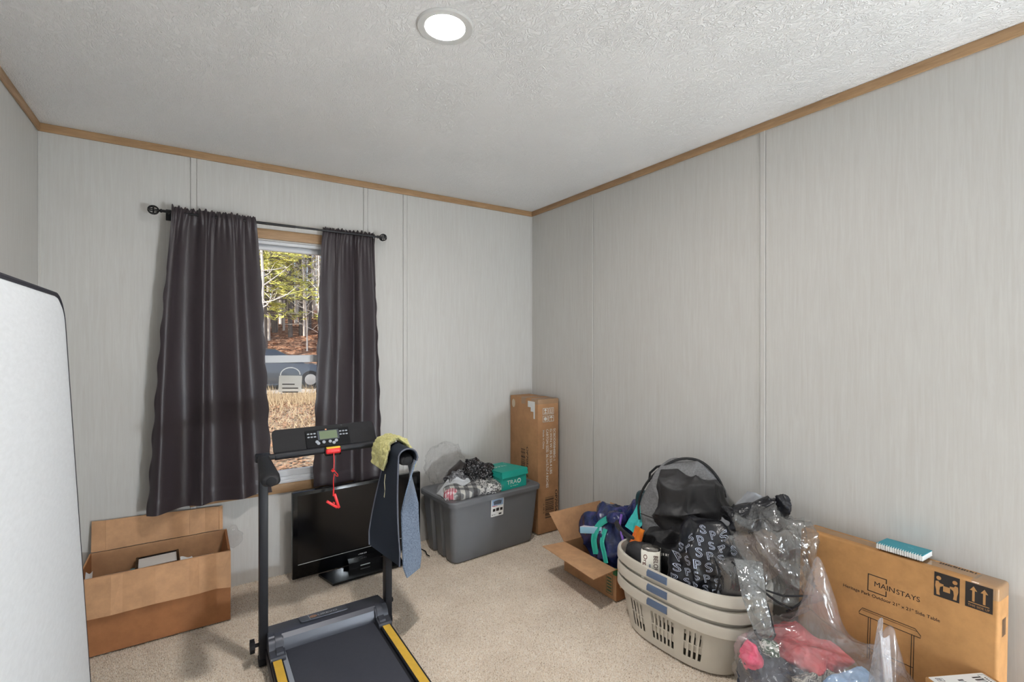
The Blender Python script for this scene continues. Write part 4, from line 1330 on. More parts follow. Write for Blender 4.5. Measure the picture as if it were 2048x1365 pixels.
part('bag_body', blob((2.075, 2.03, .205), (.165, .185, .215), .75, .8, .050, 8, 21, 120, 80, None, .007, clampbox, .002, True), nm, nav, 60)
part('bag_lobe', blob((2.02, 2.135, .262), (.095, .11, .115), .85, .9, .036, 9, 23, 80, 60, None, .10, clampbox, .002, True), nm, nav, 60)
part('bag_lobe', blob((2.11, 1.90, .400), (.075, .115, .085), .9, .9, .036, 10, 25, 80, 60, Matrix.Rotation(R(-20), 4, 'X'), None, clampbox, .002, True), nm, nav, 60)
tealcloth = mat('teal_strap', (38, 176, 158), .45, bump=.2, bscale=60)
def strap(pts, w, nrm):
    N = Vector(nrm)
    def fn(u, v):
        k = u * (len(pts) - 1); i = min(int(k), len(pts) - 2); f = k - i
        a, b = Vector(pts[i]), Vector(pts[i + 1])
        c0 = Vector(pts[max(i - 1, 0)]); d0 = Vector(pts[min(i + 2, len(pts) - 1)])
        p = .5 * ((2 * a) + (b - c0) * f + (2 * c0 - 5 * a + 4 * b - d0) * f * f + (3 * a - c0 - 3 * b + d0) * f ** 3)
        sd_ = (b - a).cross(N).normalized()
        return tuple(p + sd_ * (v - .5) * w + N * .003 * math.sin(v * 6))
    return sheet(fn, 40, 4, .0025)
part('strap', strap([(1.975, 1.985, .395), (1.925, 2.03, .345), (1.895, 2.04, .27), (1.893, 2.02, .19)], .034, (-.85, -.4, .2)), tealcloth, nav, 60, label='teal strap')
part('strap', strap([(1.94, 1.995, .330), (1.905, 1.985, .27), (1.895, 1.955, .21), (1.892, 1.94, .17)], .026, (-.85, -.4, .2)), tealcloth, nav, 60, label='teal strap')
part('knot', blob((1.985, 1.955, .395), (.045, .055, .035), .9, .9, .02, 14, 27, 40, 28), nm, nav, 60)
tis = thing('tissue_box', 'pale blue and white box poking out of the navy bag', 'box', (1.935, 2.080, .262), R(28))
Mx = Matrix.Rotation(R(12), 4, 'Y') @ Matrix.Rotation(R(-8), 4, 'X')
part('carton_body', xf(box((-.055, -.065, .02), (.055, .065, .055), .002), Mx), mat('pale_blue_card', (150, 198, 222), .6), tis, local=True)
part('top_face', xf(box((-.0545, -.0645, .0535), (.0545, .0645, .0562), .001), Mx), mat('lilac_white_card', (218, 218, 232), .6), tis, local=True)

# ------------------------------------------------------------------ three nested laundry baskets
bx, by, brot = 1.945, 1.447, .047
beige = mat('beige_basket_plastic', (214, 206, 192), .5, var=.04, vscale=5)
gripM = mat('blue_grey_grip', (96, 112, 138), .55)
def sup(a, b, t, n_=2.8):
    e = 2 / n_
    X = b * sgnpow(math.cos(t), e); Y = a * sgnpow(math.sin(t), e)
    return Vector((X * math.cos(brot) - Y * math.sin(brot), X * math.sin(brot) + Y * math.cos(brot), 0))
# even arc-length parameter round the oval; starts on the side facing the room (-x)
_ts = [math.pi + 2 * math.pi * i / 2000 for i in range(2001)]
_pts = [sup(.347, .215, t) for t in _ts]
_cum = [0]
for p, q in zip(_pts, _pts[1:]):
    _cum.append(_cum[-1] + (q - p).length)
PERI = _cum[-1]
def t_at(s_):
    s_ = s_ % PERI
    lo, hi = 0, 2000
    while hi - lo > 1:
        m_ = (lo + hi) // 2
        if _cum[m_] <= s_: lo = m_
        else: hi = m_
    f = (s_ - _cum[lo]) / max(1e-9, _cum[hi] - _cum[lo])
    return _ts[lo] + (_ts[hi] - _ts[lo]) * f
BH = .226
def wall_pt(s_, z, off=0.0):
    k = z / BH
    a = .275 + (.340 - .275) * k ** .9; b = .190 + (.208 - .190) * k ** .9
    return sup(a + off, b + off, t_at(s_)) + Vector((0, 0, z))
# columns: slots in three groups on the long sides
cols = [0.0]
slots = []
def add_group(c0, n_, pitch, wslot):
    for i in range(n_):
        m_ = c0 + (i - (n_ - 1) / 2) * pitch
        slots.append((m_ - wslot / 2, m_ + wslot / 2))
for side in (0, PERI / 2):
    add_group(side + .165, 4, .025, .0145); add_group(side, 6, .0235, .0140); add_group(side - .165, 4, .025, .0145)
edges = sorted(set([round(x % PERI, 5) for s_ in slots for x in s_] + [round(PERI * i / 90, 5) for i in range(90)]))
zed = [0, .004, .030, .040, .088, .102, .106, .150, .160, .185, BH]
def in_slot(s_):
    return any((a % PERI) <= s_ <= (b % PERI) if a % PERI < b % PERI else (s_ >= a % PERI or s_ <= b % PERI) for a, b in slots)
V, F = [], []
ne = len(edges)
for z in zed:
    for s_ in edges:
        V.append(tuple(wall_pt(s_, z, -.012 if z == 0 else 0)))
for j in range(len(zed) - 1):
    zm = (zed[j] + zed[j + 1]) / 2
    for i in range(ne):
        s0 = edges[i]; s1 = edges[(i + 1) % ne] + (PERI if i == ne - 1 else 0)
        if in_slot(((s0 + s1) / 2) % PERI) and (.040 < zm < .102 or .106 < zm < .160):
            continue
        i2 = (i + 1) % ne
        F.append((j * ne + i, j * ne + i2, (j + 1) * ne + i2, (j + 1) * ne + i))
shell = thicken((V, F), .0025)
bottom = ([tuple(wall_pt(s_, 0, -.012)) for s_ in edges] + [tuple(wall_pt(s_, 0, -.012) + Vector((0, 0, .003))) for s_ in edges], [tuple(range(ne))[::-1], tuple(range(ne, 2 * ne))])
rim = loft([[tuple(wall_pt(PERI * i / 120, BH, o_) + Vector((0, 0, dz))) for i in range(120)] for o_, dz in ((-.004, -.004), (-.003, .002), (.004, .004), (.010, .001), (.013, -.008), (.014, -.040), (.011, -.042), (.009, -.006), (.002, -.006))], cap=False)
def grip_g(side):
    gs = []
    for o1, o2, z1, z2 in ((.0085, .0185, -.036, -.004),):
        n_ = 14
        rings = []
        for i in range(n_ + 1):
            s_ = side - .052 + .104 * i / n_
            p0 = wall_pt(s_, BH, o1); p1 = wall_pt(s_, BH, o2)
            rings.append([tuple(p0 + Vector((0, 0, z1))), tuple(p1 + Vector((0, 0, z1 + .006))), tuple(p1 + Vector((0, 0, z2 - .008))), tuple(p0 + Vector((0, 0, z2 + .006)))])
        gs.append(loft(rings))
    return join(*gs)
def basket(label, z):
    t = thing('laundry_basket', label, 'basket', (bx, by, z), group='nested laundry baskets')
    part('body', join(shell, bottom), beige, t, 40, local=True)
    part('rim', rim, beige, t, 40, local=True)
    for side in (-.012, PERI / 2 + .012):
        part('hand_grip', grip_g(side), gripM, t, 40, local=True, label='blue-grey hand grip')
    return t
basket('bottom beige laundry basket of the nested three, its slots showing', 0)
basket('middle beige laundry basket of the nested three', .064)
basket('top beige laundry basket of the nested three, full of bags', .128)

# ------------------------------------------------------------------ what is heaped in the top basket
ZB = .134                                                  # its bottom
def inb(p, m=.02, zt=.36):
    """keep the part of a soft thing that sits below the rim inside the basket"""
    x, y, z = p
    if z < zt + .03:
        d = Vector((x - bx, y - by, 0)); c_, s_ = math.cos(-brot), math.sin(-brot)
        X, Y = d.x * c_ - d.y * s_, d.x * s_ + d.y * c_
        k = max(0, (z - .128)) / BH
        a = (.275 + .065 * min(1, k)) - m; b = (.190 + .018 * min(1, k)) - m
        q = (abs(X / b) ** 2.8 + abs(Y / a) ** 2.8) ** (1 / 2.8)
        if q > 1:
            w = max(0, min(1, (zt + .03 - z) / .05))
            f = 1 - w + w / q
            X *= f; Y *= f
            c_, s_ = math.cos(brot), math.sin(brot)
            x, y = bx + X * c_ - Y * s_, by + X * s_ + Y * c_
    return (min(x, XR - .014), y, max(z, ZB))

def tri_frame(right, up):
    r_ = Vector(right).normalized(); u_ = Vector(up); n_ = r_.cross(u_).normalized(); u_ = n_.cross(r_)
    return Matrix(((r_.x, u_.x, n_.x), (r_.y, u_.y, n_.y), (r_.z, u_.z, n_.z))).to_4x4()

# backpack --------------------------------------------------------
heather = mat('heather_grey_fabric', (128, 128, 130), .85, var=.28, vscale=110, bump=.25, bscale=300)
blackf = mat('black_nylon', (40, 39, 41), .5, var=.15, vscale=5, bump=.15, bscale=200)
bp_ = thing('backpack', 'grey and black backpack on top of the laundry baskets', 'backpack', (2.05, 1.62, .30))
BF = tri_frame((.50, -.84, .02), (.22, -.22, 1))
bc = Vector((2.075, 1.590, .545))
def bpw(p):
    # pinch the upper part into an arch, keep clear of the wall
    l = BF.inverted().to_3x3() @ (Vector(p) - bc)
    k = max(0, l.y) / .24
    l.x = l.x * (1 - .26 * k ** 2) + .045 * k
    if l.y < -.1: l.x *= 1 + .25 * (-l.y - .1) / .15
    q = bc + BF.to_3x3() @ l
    return inb((q.x, q.y, q.z))
part('main_compartment', blob(bc, (.200, .245, .125), .7, .7, .030, 6, 31, 110, 70, BF, None, bpw, .002, True), heather, bp_, 60, label='heather grey upper shell')
def sub(dx, dy, dz):
    return bc + BF.to_3x3() @ Vector((dx, dy, dz))
part('front_pocket', blob(sub(.055, .015, .097), (.155, .180, .085), .65, .65, .050, 8, 33, 110, 80, BF, None, lambda p: inb(p), .002, True), blackf, bp_, 60, label='black slumped front pocket')
part('base', blob(sub(.0, -.145, .060), (.150, .100, .120), .7, .75, .045, 8, 35, 110, 80, BF, None, lambda p: inb(p), .002, True), blackf, bp_, 60)
part('pocket_flap', blob(sub(.110, .070, .115), (.105, .060, .045), .6, .7, .036, 10, 37, 90, 60, BF @ Matrix.Rotation(R(-32), 4, 'Z'), None, lambda p: inb(p), .002, True), blackf, bp_, 60)
arcp = [bpw(tuple(sub(.207 * sgnpow(math.cos(R(a)), .85), .252 * sgnpow(math.sin(R(a)), .85), .040))) for a in range(15, 200, 6)]
part('zip_piping', tube(arcp, .0065, 8), mat('black_zip', (28, 28, 30), .6), bp_, 60)
part('top_handle', tube([bpw(tuple(sub(-.15, .20, .0))), bpw(tuple(sub(-.185, .19, .0))), bpw(tuple(sub(-.205, .155, .0))), bpw(tuple(sub(-.19, .11, .0)))], .006, 8), bpy.data.materials['black_zip'], bp_, 60)
part('side_tab', strap([tuple(sub(.105, -.085, .135)), tuple(sub(.150, -.055, .140)), tuple(sub(.190, -.020, .125))], .055, BF.to_3x3() @ Vector((0, 0, 1))), heather, bp_, 60, label='grey strap tab')
part('seam', tube([tuple(sub(-.185, -.035, .095)), tuple(sub(-.10, -.045, .128)), tuple(sub(-.02, -.04, .140))], .003, 6), bpy.data.materials['black_zip'], bp_, 60)

# teal and orange printed tote, black lining ----------------------
pt = thing('printed_tote', 'black tote bag with teal, orange and purple printed front hanging over the basket end', 'bag', (1.93, 1.73, .30))
def fold_panel(p00, p10, p11, p01, sd, amp=.008):
    P = [Vector(q) for q in (p00, p10, p11, p01)]
    def fn(u, v):
        p = P[0].lerp(P[1], u).lerp(P[3].lerp(P[2], u), v)
        nrm = (P[1] - P[0]).cross(P[3] - P[0]).normalized()
        return tuple(p + nrm * amp * (math.sin(u * 9 + sd) * .6 + crumple(p, 12, sd)))
    return sheet(fn, 30, 30, .002)
tealprint = mat('teal_dotted_print', (66, 200, 196), .55, var=.12, vscale=160)
part('teal_panel', fold_panel((1.935, 1.835, .395), (1.915, 1.745, .385), (1.955, 1.715, .480), (2.00, 1.80, .520), 1), tealprint, pt, 60, label='teal dotted panel')
part('orange_panel', fold_panel((1.880, 1.755, .345), (1.850, 1.680, .335), (1.880, 1.660, .445), (1.915, 1.740, .435), 2), mat('orange_print', (242, 140, 36), .55, var=.2, vscale=14, col2=(206, 84, 30)), pt, 60, label='orange panel')
part('black_side', blob((1.880, 1.655, .290), (.072, .110, .100), .75, .75, .030, 9, 41, 80, 50, None, None, lambda p: inb(p, .012), .002, True), mat('black_tote_fabric', (44, 43, 46), .6, bump=.2, bscale=300), pt, 60)
part('purple_edge', tube([(1.955, 1.885, .44), (1.915, 1.860, .40), (1.882, 1.815, .375), (1.868, 1.785, .335), (1.852, 1.765, .30), (1.835, 1.745, .30)], .007, 8), mat('purple_trim', (122, 84, 178), .5), pt, 60, label='purple binding')
part('handle', strap([(1.925, 1.90, .405), (1.89, 1.83, .392), (1.885, 1.76, .375), (1.90, 1.70, .365)], .026, (-.8, -.5, .3)), blackf, pt, 60, label='black handle')
single('water_bottle', blob((2.085, 1.845, .500), (.040, .040, .060), .6, .9, .006, 12, 43, 40, 30), mat('dark_teal_bottle', (26, 62, 70), .35), 'dark teal rounded bottle cap peeking out behind the backpack', 'bottle', smooth=60)

# long white printed box standing on end --------------------------
ogz = thing('food_carton', 'narrow white carton with dark lettering standing in the top basket', 'carton', (1.782, 1.530, .205), R(-56))
OM = Matrix.Rotation(R(4), 4, 'X')
part('carton_body', xf(box((-.042, -.026, 0), (.042, .026, .222), .002), OM), mat('white_carton', (232, 228, 216), .6, var=.04, vscale=30), ogz, local=True)
part('foil_top', xf(blob((0, 0, .222), (.040, .024, .014), .7, .7, .008, 40, 3, 30, 16), OM), mat('crumpled_foil', (120, 116, 112), .25, .8), ogz, 60, local=True)
og = lambda x, z: OM @ frame((x, -.0266, z), (0, 0, -1), (1, 0, 0))
part('lettering', xf(text_box('Organic', .100, .022, bold=.01), og(-.036, .205)), mat('brown_print', (88, 36, 28), .6), ogz, 0, local=True)
part('lettering', xf(text_box('BELOW', .085, .020, bold=.01), og(.014, .205)), mat('brown_print2', (70, 34, 30), .6), ogz, 0, local=True)
part('lettering', xf(scribble(.06, .010, 7, 8), og(-.006, .16)), mat('blue_print', (70, 90, 140), .6), ogz, 0, local=True)
og2 = lambda y, z: OM @ frame((.0426, y, z), (0, 1, 0), (0, 0, 1))
part('lettering', xf(text_box('O', .020, .026, bold=.02), og2(-.012, .155)), bpy.data.materials['brown_print2'], ogz, 0, local=True)
blkbox = thing('black_carton', 'black carton with faint white lettering beneath the backpack in the basket', 'carton', (1.905, 1.485, .30), R(-58))
part('carton_body', box((-.10, -.06, 0), (.10, .06, .125), .003), mat('black_card', (20, 20, 22), .4), blkbox, local=True)
part('lettering', xf(scribble(.07, .014, 6, 9), frame((-.09, -.0606, .088), (1, 0, 0), (0, 0, 1))), M['ink_white'], blkbox, 0, local=True)
single('green_bag', blob((1.905, 1.40, .25), (.09, .10, .115), .9, .9, .03, 9, 47, 60, 40, None, None, lambda p: inb(p), .004), mat('dark_olive_cloth', (52, 50, 44), .7, var=.2, vscale=20), 'dark cloth bundle low in the top basket between the cartons', 'cloth', smooth=60)

# black bag with P and S monograms --------------------------------
ps = thing('monogram_bag', 'shiny black drawstring bag printed with outlined letters in the basket', 'bag', (1.87, 1.33, .14))
PF = tri_frame((.50, -.84, -.12), (.52, -.56, 1))
pcn = Vector((1.890, 1.305, .375))
prad = (.160, .235, .110)
psf = super_fn(pcn, prad, .8, .8, PF)
def ps_disp(p):
    d = (p - pcn).normalized()
    p = p + d * (.050 * drape(p, 20, 51) + .012 * crumple(p, 14, 53) + .002 * ridged(p, 28, 52))
    return Vector(inb(tuple(p), .014))
V, F = [], []
nu, nv = 110, 70
for j in range(nv + 1):
    for i in range(nu):
        V.append(tuple(ps_disp(psf(i / nu, j / nv))))
for j in range(nv):
    for i in range(nu):
        F.append((j * nu + i, j * nu + (i + 1) % nu, (j + 1) * nu + (i + 1) % nu, (j + 1) * nu + i))
psm = mat('shiny_black_poly', (26, 27, 33), .28, bump=.3, bscale=35, bdist=.006)
part('bag_body', (V, F), psm, ps, 60)
# each letter is laid onto the side facing the room
def on_bag(lx, ly, lift):
    # lx, ly in metres on the tangent plane in front of the bag -> surface
    o = pcn + PF.to_3x3() @ Vector((lx, ly, .5)); d = PF.to_3x3() @ Vector((0, 0, -1))
    X, Y = abs(lx / prad[0]), abs(ly / prad[1])
    if X ** 2.5 + Y ** 2.5 >= .93:
        return None
    # invert the superellipsoid: |x|^(2/e2)+|z|... solved by bisection along the view axis
    lo, hi = 0.0, prad[2]
    f = lambda z: ((abs(lx / prad[0]) ** 2.5 + abs(ly / prad[1]) ** 2.5) ** 1.0 + abs(z / prad[2]) ** 2.5)
    for _ in range(24):
        m_ = (lo + hi) / 2
        if f(m_) < 1: lo = m_
        else: hi = m_
    p = pcn + PF.to_3x3() @ Vector((lx, ly, lo))
    n_ = (PF.to_3x3() @ Vector((sgnpow(lx, 1.5) / prad[0] ** 2.5, sgnpow(ly, 1.5) / prad[1] ** 2.5, sgnpow(lo, 1.5) / prad[2] ** 2.5))).normalized()
    return ps_disp(p) + n_ * lift
glyph = {c_: text_box(c_, .026, .034, outline=.016) for c_ in 'PS'}
lm = mat('pale_letter_print', (196, 204, 222), .4)
kk = 0
for r_ in range(-5, 6):
    for c_ in range(-3, 4):
        kk += 1
        gl = glyph['PS'[(r_ + c_) % 2]]
        rot = R(random.uniform(-8, 8) + 20)
        Vn = []
        ok = True
        for x, y, z in gl[0]:
            X = (x - .013) * math.cos(rot) - (y - .017) * math.sin(rot) + c_ * .043
            Y = (x - .013) * math.sin(rot) + (y - .017) * math.cos(rot) + r_ * .047
            q = on_bag(X, Y, .0035 + z * .5)
            if q is None:
                ok = False
                break
            Vn.append(tuple(q))
        if ok:
            part('printed_letter', (Vn, gl[1]), lm, ps, 0)
neck = [(1.955, 1.235, .575), (1.985, 1.195, .625), (2.015, 1.150, .665), (2.035, 1.12, .70), (2.05, 1.085, .725)]
part('gathered_neck', blob((2.0, 1.165, .640), (.125, .050, .052), .8, .9, .055, 13, 56, 90, 60, tri_frame((.48, -.62, .62), (.3, .5, .3)), None, lambda p: inb(p), .004, True), psm, ps, 60)
part('ruffle', blob((1.985, 1.215, .625), (.045, .085, .045), .9, .9, .035, 16, 55, 70, 44, None, None, lambda p: inb(p), .004, True), mat('black_ruffle', (34, 34, 38), .4, bump=.6, bscale=90, bdist=.01), ps, 60)
part('torn_edge', blob((2.06, 1.075, .70), (.026, .040, .040), .9, .9, .03, 20, 57, 40, 28, None, None, lambda p: (min(p[0], XR - .014), p[1], p[2]), .006, True), psm, ps, 60)
single('grey_cloth', fold_panel((1.955, 1.42, .46), (2.02, 1.17, .545), (2.16, 1.17, .685), (2.13, 1.27, .700), 5, .012), mat('light_grey_fabric', (158, 160, 164), .8, var=.1, vscale=30, bump=.2, bscale=300), 'light grey fabric spread behind the monogram bag', 'fabric', smooth=60)
single('brown_purse', blob((2.02, 1.19, .445), (.105, .085, .165), .7, .7, .04, 8, 59, 70, 50, None, None, lambda p: inb(p), .002, True), mat('taupe_leather', (104, 88, 78), .55, var=.25, vscale=12), 'taupe and brown purse under clear plastic in the basket', 'purse', smooth=60)
single('scarf_bundle', blob((2.08, 1.14, .635), (.06, .055, .045), .9, .9, .03, 16, 61, 50, 34, None, None, lambda p: inb(p), .006), mat('dark_taupe_knit', (82, 76, 72), .8, var=.3, vscale=60), 'dark taupe knit bundle above the purse', 'scarf', smooth=60)

# clear vinyl bags with black piping ------------------------------
vin = film('clear_vinyl', tint=(242, 243, 243), haze=.06, gloss=.8, rough=.14, bscale=14, bump=.8, hazecol=(200, 200, 200), stretch=(1, 1, .3))
cordM = mat('black_piping', (22, 22, 26), .5)
v1 = thing('clear_vinyl_bag', 'clear vinyl bag with black piping slumped over the basket corner by the wall', 'bag', (2.0, 1.08, .30))
v1c = Vector((1.985, 1.085, .485))
VF = tri_frame((.45, -.89, .0), (.12, -.20, 1))
v1f = lambda p: (min(p[0], XR - .014), p[1], p[2])
part('vinyl_shell', blob(v1c, (.150, .190, .115), .6, .6, .060, 14, 63, 150, 100, VF, .368, v1f, .005, True), vin, v1, 180)
def vsub(dx, dy, dz):
    return tuple(v1c + VF.to_3x3() @ Vector((dx, dy, dz)))
part('piping', tube([vsub(-.135, .0, .095), vsub(-.06, -.055, .120), vsub(.02, -.105, .120), vsub(.075, -.135, .100)], .0045, 8), cordM, v1, 60)
part('piping', tube([vsub(-.01, -.075, .118), vsub(.05, -.085, .112), vsub(.13, -.075, .085)], .0040, 8), cordM, v1, 60)
part('piping', tube([vsub(.13, -.075, .085), vsub(.10, -.11, .10), vsub(.06, -.15, .095)], .0045, 8), cordM, v1, 60)
v2 = thing('clear_vinyl_pouch', 'glossy clear pouch with dark contents between the monogram bag and the purse', 'pouch', (1.87, 1.20, .30))
part('vinyl_shell', blob((1.875, 1.215, .385), (.075, .110, .125), .7, .7, .036, 10, 65, 90, 64, None, .20, lambda p: inb(p, .012), .002, True), vin, v2, 180)
part('dark_lining', blob((1.885, 1.22, .370), (.060, .092, .108), .7, .7, .024, 9, 67, 60, 44, None, .20, lambda p: inb(p, .02), .004), mat('charcoal_lining', (70, 66, 66), .6, var=.35, vscale=9), v2, 60)
part('piping', tube([(1.815, 1.225, .485), (1.808, 1.20, .45), (1.803, 1.195, .40), (1.800, 1.205, .36), (1.803, 1.23, .335)], .004, 8), cordM, v2, 60)
# pouch hanging down outside the basket
v3 = thing('hanging_vinyl_pouch', 'long clear pouch with a black band hanging out over the basket rim', 'pouch', (1.80, 1.10, .19))
def hang_fn(side):
    def fn(u, v):
        top = Vector((1.860, 1.105, .510)); mid_ = Vector((1.800, 1.045, .400)); bot = Vector((1.795, 1.000, .285))
        p = top.lerp(mid_, v * 2) if v < .5 else mid_.lerp(bot, v * 2 - 1)
        w = .105 - .035 * v
        ax = Vector((.62, -.78, 0))
        bul = .018 * math.sin(math.pi * u) * math.sin(math.pi * min(1, v * .98 + .02)) * side
        q = p + ax * (u - .5) * w + Vector((-.7, -.55, .2)) * (bul + .006 * crumple(p + ax * u * .1, 20, 71 + side))
        return tuple(q)
    return fn
part('vinyl_front', sheet(hang_fn(1), 24, 50, .0008), vin, v3, 180)
part('vinyl_back', sheet(hang_fn(-1), 24, 50, .0008), vin, v3, 180)
hb = [hang_fn(0)(i / 16, 1.0) for i in range(17)]
part('black_band', tube([(p[0], p[1], p[2] - .034 * math.sin(math.pi * i / 16) ** .7 + .010) for i, p in enumerate(hb)], [.0045 + .003 * math.sin(math.pi * i / 16) for i in range(17)], 8), cordM, v3, 60)
part('side_piping', tube([hang_fn(0)(1, .55 + .45 * i / 10) for i in range(11)], .003, 6), cordM, v3, 60)

# ------------------------------------------------------------------ flat carton leaning on the right wall
fcb = thing('flat_carton', 'wide flat cardboard carton printed with a side table, leaning on the right wall', 'carton', (2.15, .735, 0))
fyA, fyB, fth, fh = .432, 1.030, .118, .600
lean_ = R(4.2)
FM = Matrix.Translation((2.078, 0, .010)) @ Matrix.Rotation(lean_, 4, 'Y')
part('carton_body', xf(box((0, fyA, 0), (fth, fyB, fh), .009, 3), FM), M['card_flat'], fcb)
tapeM = bpy.data.materials['packing_tape']
part('edge_tape', xf(join(box((-.0007, fyA - .0007, fh - .05), (fth + .0007, fyA + .075, fh + .0007), .010, 3)), FM), tapeM, fcb)
part('top_tape', xf(join(box((.03, fyA + .06, fh - .001), (.09, fyB + .0007, fh + .0008))), FM), tapeM, fcb, 0)
fp = lambda y, z: FM @ frame((-.0008, y, z), (0, -1, 0), (0, 0, 1))
part('logo_frame', xf(join(quad(0, 0, .060, .003), quad(0, .060, .060, .063), quad(0, 0, .003, .063), quad(.057, 0, .060, .020), quad(.057, .046, .060, .063)), fp(.786, .446)), M['ink_black'], fcb, 0)
part('lettering', xf(text_box('MAIN', .062, .018), fp(.764, .470)), M['ink_black'], fcb, 0)
part('lettering', xf(text_box('STAYS', .068, .017), fp(.697, .470)), M['ink_black'], fcb, 0)
part('lettering', xf(text_box('Heritage Park Outdoor 21" x 21" Side Table', .292, .015, bold=.008), fp(.866, .424)), M['ink_black'], fcb, 0)
tbl = join(*[xf(g_, fp(.80, .30)) for g_ in (
    tube([(0, .075, 0), (.16, .075, 0), (.175, .058, 0), (.175, .050, 0), (-.01, .050, 0), (-.01, .058, 0)], .0011, 4, True), tube([(.165, .068, 0), (-.0, .068, 0)], .0007, 4),
    tube([(.02, .050, 0), (.02, -.10, 0)], .0011, 4), tube([(.027, .050, 0), (.027, -.10, 0)], .0011, 4), tube([(.150, .050, 0), (.150, -.10, 0)], .0011, 4), tube([(.157, .050, 0), (.157, -.10, 0)], .0011, 4), tube([(.02, -.06, 0), (.157, -.06, 0)], .0011, 4))])
part('table_drawing', tbl, M['ink_black'], fcb, 0)
# handling marks: black squares with the bare card showing as figures
def figure_square():
    bg = prism([(0, 0), (.066, 0), (.066, .080), (0, .080)], 0, .0004)
    return bg
s1 = part('handling_mark', xf(figure_square(), fp(.592, .512)), M['ink_black'], fcb, 0)
def man(sx):
    c_ = [(.033 + sx * x, y) for x, y in ((.026, .006), (.017, .006), (.019, .020), (.017, .034), (.008, .040), (.008, .045), (.018, .046), (.022, .052), (.029, .050), (.030, .034), (.027, .020))]
    if sx < 0: c_ = c_[::-1]
    hd = [(.033 + sx * .021 + .0065 * math.cos(R(a)), .062 + .0065 * math.sin(R(a))) for a in range(0, 360, 30)]
    return join(prism(c_, .0004, .0007), prism(hd, .0004, .0007))
part('figures', xf(join(man(1), man(-1), prism([(.024, .022), (.042, .022), (.042, .040), (.024, .040)], .0004, .0007)), fp(.592, .512)), M['card_flat'], s1, 0)
s2 = part('handling_mark', xf(figure_square(), fp(.512, .512)), M['ink_black'], fcb, 0)
arw = lambda x: join(prism([(x - .003, .022), (x + .003, .022), (x + .003, .056), (x + .009, .056), (x, .070), (x - .009, .056), (x - .003, .056)], .0004, .0007))
part('figures', xf(join(arw(.020), arw(.046), prism([(.008, .016), (.058, .016), (.058, .0185), (.008, .0185)], .0004, .0007), mv(text_box('THIS SIDE UP', .052, .007), .007, .005, .0006)), fp(.512, .512)), M['card_flat'], s2, 0)
part('barcode', xf(xf(bars(.045, .055, 12, 8), frame((.035, fyA - .0008, fh - .16), (1, 0, 0), (0, 0, 1))), FM), M['ink_black'], fcb, 0)
part('lettering', xf(scribble(.10, .018, 14, 10), FM @ frame((.080, fyA + .17, fh + .0012), (0, -1, 0), (1, 0, 0))), M['ink_black'], fcb, 0)

# notebook on its top edge
nb = thing('spiral_notebook', 'teal spiral notebook lying on top of the flat carton', 'notebook', (2.186, .700, .612), R(2))
nbm = Matrix.Rotation(R(4.2), 4, 'Y')
part('pages', xf(box((-.050, -.068, .001), (.058, .068, .016)), nbm), M['paper'], nb, 0, local=True)
part('cover', xf(box((-.050, -.069, .016), (.059, .069, .0185), .001, 1), nbm), mat('teal_notebook_cover', (36, 148, 166), .45), nb, local=True)
part('back_cover', xf(box((-.050, -.069, -.0005), (.059, .069, .001)), nbm), M['paper'], nb, 0, local=True)
coil = []
for i in range(19):
    y = -.063 + .007 * i
    coil.append(tube([(-.048 + .0085 * math.cos(R(a)), y + .0012 * a / 360, .009 + .0105 * math.sin(R(a))) for a in range(0, 360, 40)], .0012, 5, True))
part('spiral_wire', xf(join(*coil), nbm), M['white_plastic'], nb, 60, local=True)
part('lettering', xf(join(scribble(.018, .006, 4, 11)), nbm @ frame((.01, -.01, .0188), (0, -1, 0), (1, 0, 0))), mat('pale_teal_print', (150, 206, 214), .5), nb, 0, local=True)

# ------------------------------------------------------------------ big clear bag of clothes in the foreground
cl = thing('clothes_bag', 'large clear plastic bag of folded clothes in front of the laundry baskets', 'bag', (1.88, .83, 0))
def clw(p):
    x, y, z = p
    return (min(x, 2.066 + .07 * max(0, z)), y, z)
filmM = film('clothes_bag_film', haze=.10, gloss=.6, rough=.12, bscale=10, bump=.7, stretch=(1, 1, .4), hazecol=(236, 232, 236))
def cone_warp(p):
    x, y, z = clw(p)
    d = math.hypot(x - 1.93, (y - .875))
    if z > .24: z += .25 * math.exp(-(d / .055) ** 2) + .03 * math.exp(-(d / .12) ** 2)
    d2 = math.hypot(x - 1.90, y - .640)
    if z > .20: z += .17 * math.exp(-(d2 / .045) ** 2)
    return (min(x, 2.066 + .07 * z), y, z)
part('plastic_film', blob((1.875, .845, .150), (.205, .265, .165), .62, .7, .050, 9, 81, 180, 110, None, .002, cone_warp, .006, True), filmM, cl, 180)
part('milky_handle', sheet(lambda u, v: (1.87 + .05 * math.sin(u * 5 + v), .655 - .05 * (u - .5) * (1 + 1.6 * (1 - v)) , .06 + .395 * v + .01 * math.sin(u * 12)), 20, 34, .0015), M['milky'], cl, 60, label='milky white twisted bag handle')
tee = m_speck('navy_script_print', [(.46, (46, 52, 66)), (.60, (58, 66, 84)), (.635, (216, 220, 226)), (.665, (52, 58, 74))], 16, .8, 2.5)
def cloth_item(name, label, c_, rad, m, sd, rz=0, amp=.016, cat='clothing', zmin=.004):
    return single(name, blob(c_, rad, .6, .7, amp * 2.8, 11, sd, 100, 66, Matrix.Rotation(R(rz), 4, 'Z'), zmin, clw, .003, True), m, label, cat, smooth=60)
cloth_item('navy_shirt', 'dark slate shirt with white script inside the clear bag', (1.815, .985, .110), (.095, .105, .105), tee, 83, 12, cat='shirt')
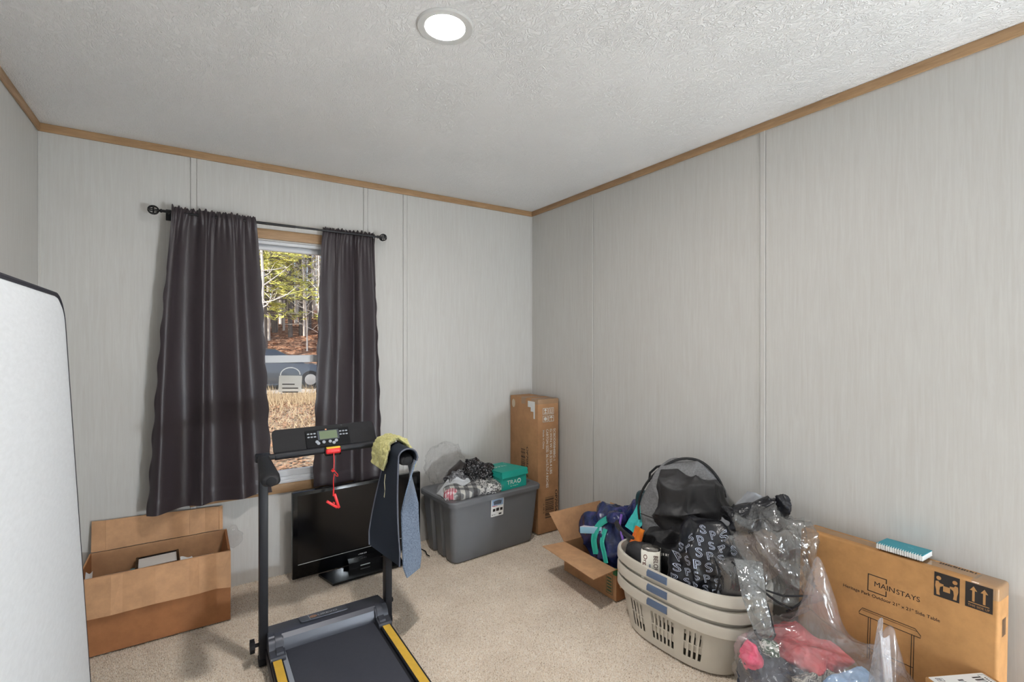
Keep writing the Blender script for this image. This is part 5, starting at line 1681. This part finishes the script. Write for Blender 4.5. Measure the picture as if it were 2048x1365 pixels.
cloth_item('pink_scarf', 'bright pink ribbon scarf at the left in the clear bag', (1.745, 1.035, .205), (.020, .040, .050), mat('hot_pink', (240, 74, 116), .6, var=.15, vscale=20), 85, 20, .012, 'scarf')
cloth_item('red_shirt', 'coral red shirt folded on top in the clear bag', (1.92, .905, .225), (.100, .125, .045), mat('coral_red', (214, 92, 96), .75, var=.2, vscale=10), 87, -15, cat='shirt', zmin=.1)
cloth_item('camo_cloth', 'grey, cream and black patterned cloth in the middle of the clear bag', (1.815, .850, .120), (.085, .050, .115), m_speck('camo_print', [(.38, (52, 52, 56)), (.47, (120, 112, 104)), (.56, (204, 198, 184)), (.64, (60, 60, 66))], 34, .8), 89, -10, cat='cloth')
cloth_item('blue_towel', 'pale blue towel at the right in the clear bag', (1.835, .735, .125), (.105, .075, .118), mat('pale_blue_terry', (150, 186, 226), .9, var=.1, vscale=30, bump=.4, bscale=200), 91, 14, cat='towel')
cloth_item('green_sock', 'small green and white sock near the pink scarf in the clear bag', (1.80, .99, .235), (.022, .03, .026), m_speck('green_white', [(.45, (60, 96, 66)), (.55, (226, 230, 222))], 40, .8), 93, 30, .008, 'sock', .1)

# parcel in the foreground
pa = thing('parcel', 'cardboard parcel with white shipping labels in the lower right corner', 'parcel', (1.955, .40, 0), R(-27))
part('carton_body', box((-.105, -.125, 0), (.105, .125, .335), .004), M['card_flat'], pa, local=True)
lbp = part('shipping_label', prism(round_poly(-.100, -.11, .090, .120, .004), .3352, .3358), M['paper'], pa, 0, local=True, label='white shipping label')
def pl_(x, y, rot=0):
    return Matrix.Translation((x, y, .3361)) @ Matrix.Rotation(R(rot), 4, 'Z')
part('barcode', xf(bars(.09, .030, 16, 11), pl_(.035, .105, -90)), M['ink_black'], lbp, 0, local=True)
part('barcode', xf(bars(.10, .018, 14, 12), pl_(-.020, .100, -90)), mat('grey_print', (96, 92, 96), .7), lbp, 0, local=True)
part('lettering', xf(join(ring_outline(0, 0, .10, .022, .0012), mv(scribble(.07, .006, 12, 12), .012, .008)), pl_(.064, .112, -90)), M['ink_black'], lbp, 0, local=True)
part('lettering', xf(join(ring_outline(0, 0, .022, .014, .0016), mv(scribble(.014, .007, 3, 13), .004, .004)), pl_(-.085, .10, -8)), M['ink_black'], lbp, 0, local=True)
part('lettering', xf(scribble(.04, .010, 6, 14), pl_(-.090, .08, -8)), M['ink_black'], lbp, 0, local=True)
